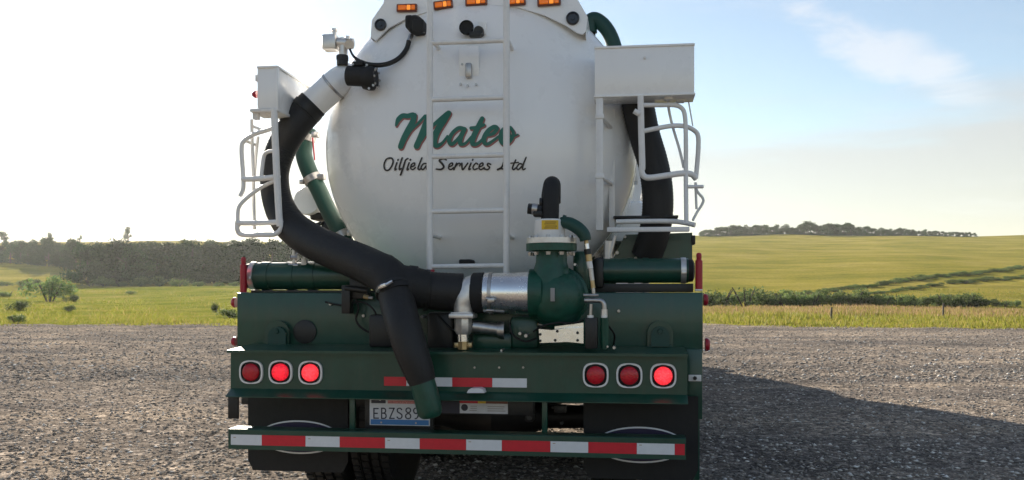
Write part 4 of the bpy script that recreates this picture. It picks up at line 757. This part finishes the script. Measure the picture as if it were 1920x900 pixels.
tape(LB, [(433, 491, 'tape_white'), (491, 573, 'tape_red'), (573, 637, 'tape_white'), (637, 722, 'tape_red'), (722, 787, 'tape_white'), (787, 874, 'tape_red'), (874, 941, 'tape_white'), (941, 1032, 'tape_red'), (1032, 1103, 'tape_white'), (1103, 1194, 'tape_red'), (1194, 1265, 'tape_white'), (1265, 1284, 'tape_red')], 823.5, 843.5, 0, 0, -.0005)
tape(UB, [(720, 762, 'tape_red'), (762, 848, 'tape_white'), (848, 923, 'tape_red'), (923, 988, 'tape_white')], 708, 725, 0, 0, .0485)
q = MB()
for x in (440, 580, 729, 881, 1039, 1201): q.box(P(x, 828 + (x - 858) * .019, -.002) , (S(5, 0), 0.0012, S(1, 0)), bev=0)
part(q, 'tape_mark', 'label_brown', parent=LB)
b = Bolts()
for x in (890, 936, 981): b.bolt(P(x, 689, .05), S(2.4, 0), h=0.006)
b.build_all('steel', UB)
q = MB(); q.pprism([(875, 737), (878, 731), (884, 728), (900, 728), (906, 731), (908, 737)], -.03, .04); part(q, 'plate_lamp', 'tape_white', parent=UB)

# tail lamps: one mesh of each kind, copied
def lamp_meshes():
    r = S(19.5, .05); g = MB(); g.lathe((0, 0, 0), (0, -1, 0), [(0, r * 1.1), (0.012, r * 1.1), (0.016, r * 1.02), (0.008, r * 0.98), (0.008, 0.002)], 36)
    l = MB(); l.lathe((0, -0.008, 0), (0, -1, 0), [(0, r * 0.86), (0.010, r * 0.85), (0.016, r * 0.72), (0.020, r * 0.4), (0.021, 0.002)], 36)
    z = MB(); o, i = [], []
    for k in range(40):
        a = 2 * math.pi * k / 40; e = (abs(math.cos(a)) ** 3.0 + abs(math.sin(a)) ** 3.0) ** (-1 / 3.0)
        o.append((r * 1.23 * e * math.cos(a), r * 1.18 * e * math.sin(a))); i.append((r * 1.05 * e * math.cos(a), r * 1.0 * e * math.sin(a)))
    rows = []
    for (ox, oz), (ix, iz) in zip(o, i): rows.append([z.bm.verts.new(v) for v in ((ox, 0, oz), (ox * .985, -0.014, oz * .985), (ix, -0.014, iz), (ix, 0, iz))])
    for k in range(40):
        u, v = rows[k], rows[(k + 1) % 40]
        for j in range(3): z.bm.faces.new((u[j], v[j], v[j + 1], u[j + 1]))
    gl = MB(); gl.lathe((0, -0.0285, 0), (0, -1, 0), [(0, r * 0.28), (0.002, r * 0.2), (0.0025, 0.002)], 16)
    return g, l, z, gl
g, l, z, gl = lamp_meshes()
def bake(q, name, mm):
    bmesh.ops.recalc_face_normals(q.bm, faces=q.bm.faces); me = bpy.data.meshes.new(name); q.bm.to_mesh(me); q.bm.free()
    for p in me.polygons: p.use_smooth = True
    me.set_sharp_from_angle(angle=R(30)); me.materials.append(MAT[mm]); return me
gm, zm = bake(g, 'tail_lamp', 'black_rubber'), bake(z, 'bezel', 'white_metal'); lm = bake(l, 'lens', 'red_lens'); lm2 = lm.copy(); lm2.materials[0] = MAT['red_lit']; lm3 = lm.copy(); lm3.materials[0] = MAT['red_bright']; glm = bake(gl, 'bulb_glow', 'red_glow')
for cx, cy, le, lab in ((472, 697.5, lm, 'unlit dark red tail lamp'), (527, 697.5, lm2, 'lit red tail lamp'), (583, 698.5, lm3, 'brightly lit red tail lamp'), (1117, 703, lm, 'unlit dark red tail lamp'), (1180, 704, lm, 'unlit dark red tail lamp'), (1243.5, 704.5, lm3, 'brightly lit red tail lamp')):
    o = put('tail_lamp', gm, UB, lab, P(cx, cy, .049)); 
    o.parent = TRUCK; put('lens', le, o); put('bezel', zm, o)

# number plate and stickers under the upper bumper
PD = .10
q = MB(); q.pbox(684, 742, 812, 806, PD + .012, PD + .05); PB = part(q, 'plate_bracket', 'black_metal')
q = MB(); q.pbox(693, 747.5, 806, 798, PD, PD + .004, bev=0.001); NP = part(q, 'number_plate', 'plate_white', 'white and blue number plate reading EBZS89')
def flat(x0, y0, x1, y1, d, mm, name, par): q = MB(); q.pbox(x0, y0, x1, y1, d, d + .001, bev=0); return part(q, name, mm, parent=par)
flat(695, 787, 804, 796.5, PD - .0015, 'plate_blue', 'blue_band', NP); flat(696, 750, 723, 756, PD - .0015, 'plate_dark', 'date_sticker', NP); flat(727, 751, 790, 757, PD - .0015, 'plate_pink', 'red_band', NP)
def plate_chars(lst):
    b = MB()
    for wd, pts in lst:
        qq, _ = spline([Vector((x, y, 0)) for x, y in pts], [1] * len(pts), 5) if len(pts) > 2 else ([Vector((x, y, 0)) for x, y in pts], 0)
        L_, R_ = [], []
        for i, p in enumerate(qq):
            td = (qq[min(len(qq) - 1, i + 1)] - qq[max(0, i - 1)]).normalized(); n = Vector((-td.y, td.x, 0)) * wd / 2
            if i == 0: p = p - td * wd * .4
            if i == len(qq) - 1: p = p + td * wd * .4
            L_.append(b.bm.verts.new(P(p.x + n.x, p.y + n.y, PD - .002 - .0001 * (len(b.bm.verts) % 5 == 0)))); R_.append(b.bm.verts.new(P(p.x - n.x, p.y - n.y, PD - .002)))
        for i in range(len(L_) - 1): b.bm.faces.new((L_[i], L_[i + 1], R_[i + 1], R_[i]))
    return b
w = 2.3
CH = [(w, [(701, 766), (701, 784)]), (w, [(701, 766), (709, 766)]), (w, [(701, 775), (707.5, 775)]), (w, [(701, 784), (709.5, 784)]),
      (w, [(715.5, 765.5), (715.5, 784.5)]), (w, [(715.5, 765.5), (721, 766), (723, 770), (721, 774), (715.5, 774.5)]), (w, [(715.5, 774.5), (722, 775.5), (724, 780), (722, 784), (715.5, 784.5)]),
      (w, [(730, 765.5), (739, 765.5)]), (w, [(739, 765.5), (730.5, 784.5)]), (w, [(730.5, 784.5), (739, 784.5)]),
      (w, [(753, 768), (750, 765.5), (745.5, 767), (745.5, 772), (750, 775), (753.5, 778.5), (752.5, 783.5), (748, 785), (744.5, 782)]),
      (w, [(765.5, 774.5), (761.5, 771), (762, 766.5), (765.5, 765), (769, 766.5), (769.5, 771), (765.5, 774.5), (761, 778), (761, 783), (765.5, 785), (769.5, 783), (769.5, 778), (765.5, 774.5)]),
      (w, [(784, 771), (781.5, 775), (777.5, 774.5), (775.5, 770), (777.5, 766), (781.5, 765.5), (784, 769), (784, 778), (782, 783.5), (778.5, 785)])]
part(plate_chars(CH), 'plate_characters', 'plate_dark', parent=NP)
q = MB(); q.bolt(P(713, 749, PD), S(2.6, PD)); q.bolt(P(715, 792, PD), S(2, PD)); q.bolt(P(780, 793, PD), S(2, PD)); part(q, 'plate_bolts', 'steel', parent=NP)
q = MB(); q.pbox(815, 748, 1000, 778, .16, .26); XB = part(q, 'cross_bar', 'black_metal'); flat(826, 753, 861, 775, .159, 'plate_dark', 'grey_sticker', XB)
q = MB(); q.pbox(862, 750, 952, 775.5, .157, .1595, bev=0); ST = part(q, 'sticker', 'plate_white', 'white sticker with a red and yellow top band'); 
flat(862, 750, 896, 756, .1558, 'tape_red', 'sticker_band', ST); flat(896, 750, 911, 775.5, .1552, 'yellow_label', 'sticker_band', ST) if False else flat(896, 750, 911, 756.5, .1558, 'yellow_label', 'sticker_band', ST); flat(911, 750, 952, 757, .1558, 'amber_frame', 'sticker_band', ST)
for x0, y0, x1 in ((882, 761, 894), (882, 765, 894), (880, 769, 894), (914, 762, 946), (914, 766, 944), (914, 770, 948)): flat(x0, y0, x1, y0 + 1.2, .1558, 'sticker_grey', 'sticker_line', ST)
q = MB(); q.lathe(P(871, 764, .157), (0, -1, 0), [(0, S(6.5, .16)), (.0012, S(6.5, .16)), (.0012, S(4.6, .16)), (0.0005, S(4.6, .16)), (.0005, 0.002)], 20); part(q, 'sticker_roundel', 'plate_dark', parent=ST)
b = MB(); b.pbox(984, 772, 1000, 792, .2, .3, bev=.02); b.bolt(P(993, 782, .2), S(6, .2)); b.pbox(1038, 760, 1062, 775, .3, .36, bev=.006); b.bolt(P(1053, 793, .3), S(4, .3)); b.bolt(P(1036, 764, .3), S(2.5, .3)); b.bolt(P(1058, 766, .3), S(2.5, .3)); part(b, 'trailer_socket', 'cast_aluminium' if False else 'black_metal', parent=XB)

# mud flaps with an oval emblem, partly behind the lower bumper
for cx, x0, x1, ey in ((561, 465, 652, 819.5), (1200, 1094, 1309, 834)):
    FD = .26; z0_, z1_ = P(cx, 884 if cx < 800 else 899, FD).z, P(cx, 742, FD).z; xa, xb = P(x0, 820, FD).x, P(x1, 820, FD).x
    q = MB(); q.prism([(xa + .03, z0_), (xa, z0_ + .06), (xa, z1_), (xb, z1_), (xb, z0_ + .06), (xb - .03, z0_)], FD, FD + .012); MF = part(q, 'mud_flap', 'black_rubber')
    q = MB(); rx, ry = S(82, FD), S(32.5 if cx < 800 else 33.5, FD); c = P(cx, ey, FD); o_ = []; i_ = []
    for k in range(48): a = 2 * math.pi * k / 48; o_.append(q.bm.verts.new((c.x + rx * math.cos(a), FD - .002, c.z + ry * math.sin(a)))); i_.append(q.bm.verts.new((c.x + (rx - .006) * math.cos(a), FD - .002, c.z + (ry - .009) * math.sin(a))))
    for k in range(48): q.bm.faces.new((o_[k], o_[(k + 1) % 48], i_[(k + 1) % 48], i_[k]))
    part(q, 'emblem_ring', 'tape_white', parent=MF)
    q = MB(); q.bm.faces.new([q.bm.verts.new((c.x + (rx - .005) * math.cos(2 * math.pi * k / 48), FD - .001, c.z + (ry - .008) * math.sin(2 * math.pi * k / 48))) for k in range(48)]); part(q, 'emblem_field', 'emblem_purple', parent=MF)

# tyres, axles, frame
def tyre_mesh():
    b = MB(); Rr, w = 0.52, 0.135
    p = [(-w, 0.30), (-w - .012, 0.40), (-w, 0.49), (-w + .02, Rr)]
    for x in (-.06, 0.0, .06): p += [(x - .009, Rr), (x - .007, Rr - .014), (x + .007, Rr - .014), (x + .009, Rr)]
    p += [(w - .02, Rr), (w, 0.49), (w + .012, 0.40), (w, 0.30)]
    b.lathe((0, 0, 0), (1, 0, 0), p, 56)
    for k in range(56):
        a = 2 * math.pi * k / 56
        for x in (-.095, -.03, .03, .095): b.box((x, (Rr + .002) * math.cos(a + x * .6), (Rr + .002) * math.sin(a + x * .6)), (.046, .012, .040), Matrix.Rotation(0, 3, 'X'), 0) if False else None
    return bake(b, 'tyre', 'black_rubber')
def rim_mesh():
    b = MB(); b.lathe((0, 0, 0), (1, 0, 0), [(-.12, .28), (-.12, .30), (.12, .30), (.12, .28), (.05, .24), (.04, .12), (.10, .10), (.10, .002)], 32); return bake(b, 'rim', 'cast_aluminium')
tm_, rm_ = tyre_mesh(), rim_mesh()
def lug_mesh():
    b = MB()
    for k in range(60):
        a = 2 * math.pi * k / 60
        for j, x in enumerate((-.098, -.033, .033, .098)):
            aa = a + (0.035 if j % 2 else 0); r = bmesh.ops.create_cube(b.bm, size=1.0)['verts']; bmesh.ops.scale(b.bm, vec=(.044, .036, .016), verts=r); bmesh.ops.translate(b.bm, vec=(0, 0, .524), verts=r); bmesh.ops.rotate(b.bm, cent=(0, 0, 0), matrix=Matrix.Rotation(aa, 3, 'X'), verts=r); bmesh.ops.translate(b.bm, vec=(x, 0, 0), verts=r)
    return bake(b, 'tread_lugs', 'black_rubber')
lg_ = lug_mesh()
def wheel(x, d, z=.53):
    e = bpy.data.objects.new('wheel', None); COL.objects.link(e); e.parent = TRUCK; e.location = (x, d, z); e.rotation_euler = (random.random() * 6, 0, 0)
    put('tyre', tm_, e); put('rim', rm_, e); put('tread_lugs', lg_, e)
for d in (1.35, 2.72, 4.09):
    for x in (-1.09, -.76, .76, 1.09): wheel(x + .03, d)
    b = MB(); b.tube([(-.9, d, .53), (-.35, d, .53), (0, d, .53), (.35, d, .53), (.9, d, .53)], [.07, .08, .21, .08, .07], 20, 4); part(b, 'axle', 'black_metal')
for x in (-.42, .46): part(MB().box((x, 6.6, .93), (.09, 12.2, .28)), 'frame_rail', 'black_metal')
part(MB().box((.02, .46, .93), (.8, .06, .30)), 'cross_member', 'black_metal')
b = MB()
for d in (1.2, 3.0, 5.0, 7.0, 8.8): b.prism([(XC - .75, 1.08), (XC + .75, 1.08), (XC + .72, ZC - .62), (XC + .45, ZC - .88), (XC, ZC - .99), (XC - .45, ZC - .88), (XC - .72, ZC - .62)], d, d + .06)
part(b, 'tank_cradle', 'green_paint')
part(MB().box((XC, 4.9, 1.15), (1.5, 8.0, .16)), 'subframe', 'green_paint')
for x in (-1.22, 1.27): part(MB().box((x, 3.0, 1.12), (.10, 4.4, .16), bev=.02), 'fender', 'green_paint')
# dark box and housing behind the right basket
b = MB(); b.pprism([(1172, 440), (1298, 436), (1298, 492), (1146, 492)], .92, 2.4); RH = part(b, 'side_cabinet', 'green_paint'); b = MB(); b.pbox(1297, 441, 1304, 458, .9, 1.0); part(b, 'cabinet_latch', 'black_metal', parent=RH); b = Bolts(); b.bolt(P(1157, 474, .9), S(4, .9)); b.bolt(P(1172, 444, .9), S(3, .9)); b.bolt(P(1192, 484, .9), S(3, .9)); b.build_all('steel', RH)
b = MB(); b.tube([P(1142, 452, .8), P(1141, 492, .8)], .03, 8, 1); b.tube([P(1154, 442, .78), P(1142, 486, .78)], .011, 8, 1); part(b, 'cabinet_brace', 'cast_aluminium')

# green pipe and little tank left of the tank
b = MB(); b.tube([P(577, 240, 1.2), P(571, 270, 1.2), P(570, 292, 1.2), P(580, 322, 1.2), P(597, 355, 1.2), P(616, 395, 1.2), P(634, 428, 1.2), P(648, 455, 1.2)], S(16, 1.2), 22, 5); GP = part(b, 'discharge_pipe', 'hose_green', 'green pipe running down the left side of the tank')
def band(p, q, r, name, par):
    ax = (q - p).normalized(); b = MB(); b.lathe(p, ax, [(-.025, r), (-.022, r * 1.14), (.022, r * 1.14), (.025, r)], 26); b.box(p + Vector((r * 1.25, -.02, .01)), (.05, .05, .04), bev=.008); b.box(p + Vector((-r * 1.2, -.02, -.02)), (.03, .03, .03), bev=.006); return part(b, name, 'steel', parent=par)
band(P(575, 257, 1.2), P(572, 268, 1.2), S(16, 1.2), 'pipe_clamp', GP); band(P(586, 336, 1.2), P(592, 347, 1.2), S(16, 1.2), 'pipe_clamp', GP); band(P(641, 441, 1.2), P(646, 450, 1.2), S(16, 1.2), 'pipe_clamp', GP)
b = MB(); b.cyl(P(586, 258, 1.15), P(590, 300, 1.15), S(1.6, 1.15), seg=8); part(b, 'link_rod', 'marker_red', parent=GP)
c = P(575, 376, 1.25); b = MB(); r = S(27.5, 1.25); b.lathe(c, (0, 1, 0), [(0, .002), (0, r * .93), (.012, r), (.5, r), (.52, r * .9)], 36); AT = part(b, 'air_tank', 'white_paint', 'small white cylinder beside the tank'); b = MB(); b.pbox(580, 398, 606, 412, 1.3, 1.6, bev=.02); b.pbox(600, 412, 650, 440, 1.25, 1.5, bev=.03); b.cyl(P(604, 418, 1.25), P(590, 423, 1.25), S(4, 1.2)); part(b, 'tank_bracket', 'black_metal', parent=AT)

# side baskets with their boxes
def bars(lst, d, name, par, m='white_metal', k=1.0):
    for r, pts in lst:
        r *= k
        q = [P(x, y, (d if len(p) < 3 else p[2])) for p in pts for x, y in [p[:2]]]; part(MB().tube(q, S(r, d), 12, 5), name, m, parent=par)
def basket(lab): e = bpy.data.objects.new('side_basket', None); COL.objects.link(e); e.parent = TRUCK; e['label'] = lab; return e
LBK = basket('white tube hose basket on the left side')
D = .42
b = MB(); b.pbox(482, 126, 519, 203, D, D + .52, bev=.006); b.pbox(515, 123, 521, 203, D - .006, D + .02, bev=.004); b.pbox(481, 123, 521, 127, D - .01, D + .54); part(b, 'box_body', 'white_paint', parent=LBK)
b = MB(); c = P(482, 177, D + .05); b.lathe(c, (-1, 0, 0), [(0, S(7.5, D)), (S(4, D), S(7, D)), (S(9, D), S(4, D)), (S(10, D), .002)], 18); part(b, 'side_lamp', 'marker_red', parent=LBK); b = MB(); b.pbox(478, 140, 483, 152, D + .02, D + .1); part(b, 'box_hinge', 'white_metal', parent=LBK)
b = MB(); b.pbox(468, 203, 521, 209, D - .01, D + .2); b.pbox(473, 209, 483, 223, D + .02, D + .06); b.pbox(498, 209, 508, 216, D + .05, D + .12); part(b, 'bracket', 'white_metal', parent=LBK)
bars([(5.8, [(514, 205), (516, 260), (519, 330), (523, 400), (525, 424)]), (4.5, [(444, 418, D + .1), (485, 418, D + .05), (526, 416)]), (4.2, [(446, 414, D + .1), (445, 430, D + .1), (454, 440, D + .1), (490, 440), (515, 439), (527, 428), (526, 412)]),
      (3.4, [(447, 425, D + .1), (446, 398, D + .1), (452, 382, D + .1), (474, 362, D + .1), (496, 348, D + .08), (520, 337)]), (4.6, [(455, 336, D + .1), (488, 335, D + .05), (523, 331)]),
      (3.8, [(450, 368, D + .1), (456, 354, D + .1), (456, 330, D + .1), (453, 278, D + .1), (459, 263, D + .1), (476, 252, D + .1), (494, 246, D + .06), (514, 240)]), (2.8, [(472, 224, D + .15), (473, 275, D + .15), (475, 330, D + .15), (477, 430, D + .15)]),
      (2.6, [(484, 256, D + .2), (480, 290, D + .2), (477, 330, D + .2)]), (2.4, [(472, 236, D + .15), (482, 240, D + .15), (498, 247, D + .1)]), (2.4, [(456, 262, D + .1), (470, 268, D + .15), (480, 272, D + .2)]), (3.2, [(514, 283), (502, 285, D + .03), (495, 293, D + .05), (491, 320, D + .05), (490, 332, D + .05)])], D, 'basket_bar', LBK, k=1.15)
RBK = basket('white tube hose basket on the right side'); D = .50
b = MB()
vv = [P(1115, 88, D), P(1302, 84, D), P(1302, 178, D), P(1115, 179, D)]
b.box(((vv[0].x + vv[1].x) / 2, D + .10, (P(1208, 85, D).z + P(1208, 179, D).z) / 2), (vv[1].x - vv[0].x, .20, P(1208, 85, D).z - P(1208, 179, D).z), bev=.007); b.pbox(1114, 83.5, 1303, 88, D - .008, D + .21); b.pbox(1113, 176, 1304, 180, D - .008, D + .20); part(b, 'box_body', 'white_paint', parent=RBK)
b = MB(); b.pbox(1246, 179, 1262, 186, D + .04, D + .1); b.pbox(1268, 180, 1284, 190, D + .1, D + .16); b.bolt(P(1209, 108, D - .008), S(3, D)); part(b, 'bracket', 'white_metal', parent=RBK)
b = MB(); b.pbox(1117, 180, 1131, 432, D, D + .04); part(b, 'basket_post', 'white_metal', parent=RBK)
for y in (218, 330): part(MB().pbox(1116, y - 4.5, 1133, y + 4.5, D - .006, D + .046), 'post_joint', 'white_metal', parent=RBK)
b = MB(); b.pbox(1142, 205, 1153, 428, D + .26, D + .3); part(b, 'basket_post', 'white_metal', parent=RBK)
for y in (219, 331): part(MB().cyl(P(1125, y, D + .02), P(1147, y + (14 if y > 300 else 22), D + .27), .012, seg=8), 'basket_bar', 'white_metal', parent=RBK)
part(MB().pbox(1138, 425.5, 1293, 434.5, D - .01, D + .03), 'basket_rail', 'white_metal', parent=RBK)
bars([(6.0, [(1201, 180), (1202.5, 250), (1204, 300), (1204, 318)]), (5.6, [(1203, 312), (1204, 325), (1210, 332), (1222, 333), (1250, 329, D + .04), (1280, 325, D + .08), (1297, 327, D + .12), (1305, 335, D + .14)]),
      (4.2, [(1205, 197), (1240, 197, D + .04), (1264, 197, D + .06), (1277, 202, D + .08), (1284, 216, D + .08), (1286, 260, D + .08), (1286, 330, D + .08), (1287, 420, D + .02)]), (4.4, [(1206, 246), (1230, 241, D + .03), (1260, 236, D + .06), (1285, 237, D + .1), (1302, 245, D + .14), (1309, 256, D + .15), (1309, 285, D + .16), (1305, 332, D + .16)]),
      (2.6, [(1253, 184, D + .15), (1254, 205, D + .15), (1262, 240, D + .15), (1274, 280, D + .12), (1282, 314, D + .1)]), (1.3, [(1290, 184, D + .2), (1299, 236, D + .16)]), (3.4, [(1289, 350, D + .06), (1318, 350, D + .1)]), (2.6, [(1304, 342, D + .15), (1307, 358, D + .15), (1318, 372, D + .15), (1317, 382, D + .15), (1307, 398, D + .14), (1299, 413, D + .12)]), (2.4, [(1304, 342, D + .15), (1305, 370, D + .15), (1306, 392, D + .15)]),
      (4.8, [(1155, 416, D + .15), (1200, 415, D + .16), (1260, 415, D + .16), (1285, 418, D + .14), (1303, 422, D + .12)])], D, 'basket_bar', RBK)
part(MB().cyl(P(1189, 208, D - .02), P(1199, 214, D - .02), S(5, D)), 'basket_pin', 'white_metal', parent=RBK)
b = MB(); b.tube([P(1196, 192, .80), P(1199, 212, .80), P(1209, 255, .80), P(1224, 305, .80), P(1232, 350, .80), P(1233, 395, .80), P(1226, 440, .82), P(1212, 480, .86)], [S(29, .8), S(29, .8), S(28, .8), S(27.5, .8), S(28, .8), S(28, .8), S(28, .8), S(28, .8)], 28, 7, rib=.0028, ribl=.019); b.tube([P(1197, 196, .80), P(1191, 188, .86), P(1186, 186, 1.0)], [S(29, .8), S(27, .8), S(22, .8)], 28, 5); part(b, 'spare_hose', 'hose_rubber', 'black hose held in the right basket')
part(MB().pbox(1150, 404, 1272, 409, .72, 1.1), 'basket_floor', 'black_metal')
b = MB(); b.tube([P(1106, 62, 1.25), P(1106, 45, 1.25), P(1110, 37, 1.25), P(1120, 38, 1.25), P(1134, 50, 1.25), P(1146, 70, 1.25), P(1155, 100, 1.25), P(1160, 140, 1.25), P(1162, 200, 1.2)], S(13.5, 1.25), 20, 5); part(b, 'vent_hose', 'hose_green', 'green hose arching behind the right box'); part(MB().cyl(P(1105, 78, 1.25), P(1106, 55, 1.25), S(11, 1.25)), 'vent_socket', 'black_metal')
part(MB().pbox(1186, 310, 1196, 340, 1.3, 1.5), 'jack_bracket', 'white_paint'); part(MB().box((XC + .9, 2.4, ZC - .42), (.35, 1.2, .3), bev=.05), 'vacuum_pot', 'white_paint')
part(MB().pbox(860, 486, 884, 496, .55, .8, bev=.01), 'drain_cap', 'black_rubber')

# the cab far ahead, seen only from the side
b = MB(); prismy = [(-1.1, 1.0), (1.1, 1.0), (1.14, 1.6), (1.05, 2.75), (.9, 2.95), (-.9, 2.95), (-1.05, 2.75), (-1.14, 1.6)]; b.prism(prismy, 10.0, 12.0); CAB = part(b, 'cab', 'white_paint')
b = MB(); b.prism([(-.95, .8), (.95, .8), (1.0, 1.4), (.85, 1.85), (-.85, 1.85), (-1.0, 1.4)], 12.0, 13.7); part(b, 'hood', 'white_paint')
for x in (-1, 1): part(MB().box((x * 1.11, 11.1, 2.25), (.03, 1.2, .7), Matrix.Rotation(x * R(-4.5), 3, 'Y')), 'side_window', 'glass_dark', parent=CAB); part(MB().cyl((x * 1.12, 9.8, 1.0), (x * 1.12, 9.8, 3.3), .07), 'exhaust_stack', 'steel'); wheel(x * 1.0, 12.9)
part(MB().box((0, 12.02, 2.35), (1.9, .03, .75)), 'windscreen', 'glass_dark', parent=CAB); part(MB().box((0, 13.8, .8), (2.4, .2, .4), bev=.04), 'front_bumper', 'steel')

# ------------------------------------------------------------------ haze in the air
hz = MB(); hz.box((0, 640, 29), (3200, 1760, 62 + 24), bev=0)
bm_ = hz.bm; hme = bpy.data.meshes.new('haze'); bm_.to_mesh(hme); bm_.free(); HZ = put('haze', hme, kind='stuff')
m = bpy.data.materials.new('haze'); m.use_nodes = True; t = m.node_tree; t.nodes.remove(t.nodes['Principled BSDF'])
pv = t.nodes.new('ShaderNodeVolumePrincipled'); pv.inputs['Color'].default_value = (0.80, 0.85, 0.86, 1); pv.inputs['Density'].default_value = 0.00018; pv.inputs['Anisotropy'].default_value = 0.45
t.links.new(pv.outputs[0], t.nodes['Material Output'].inputs['Volume']); hme.materials.append(m)
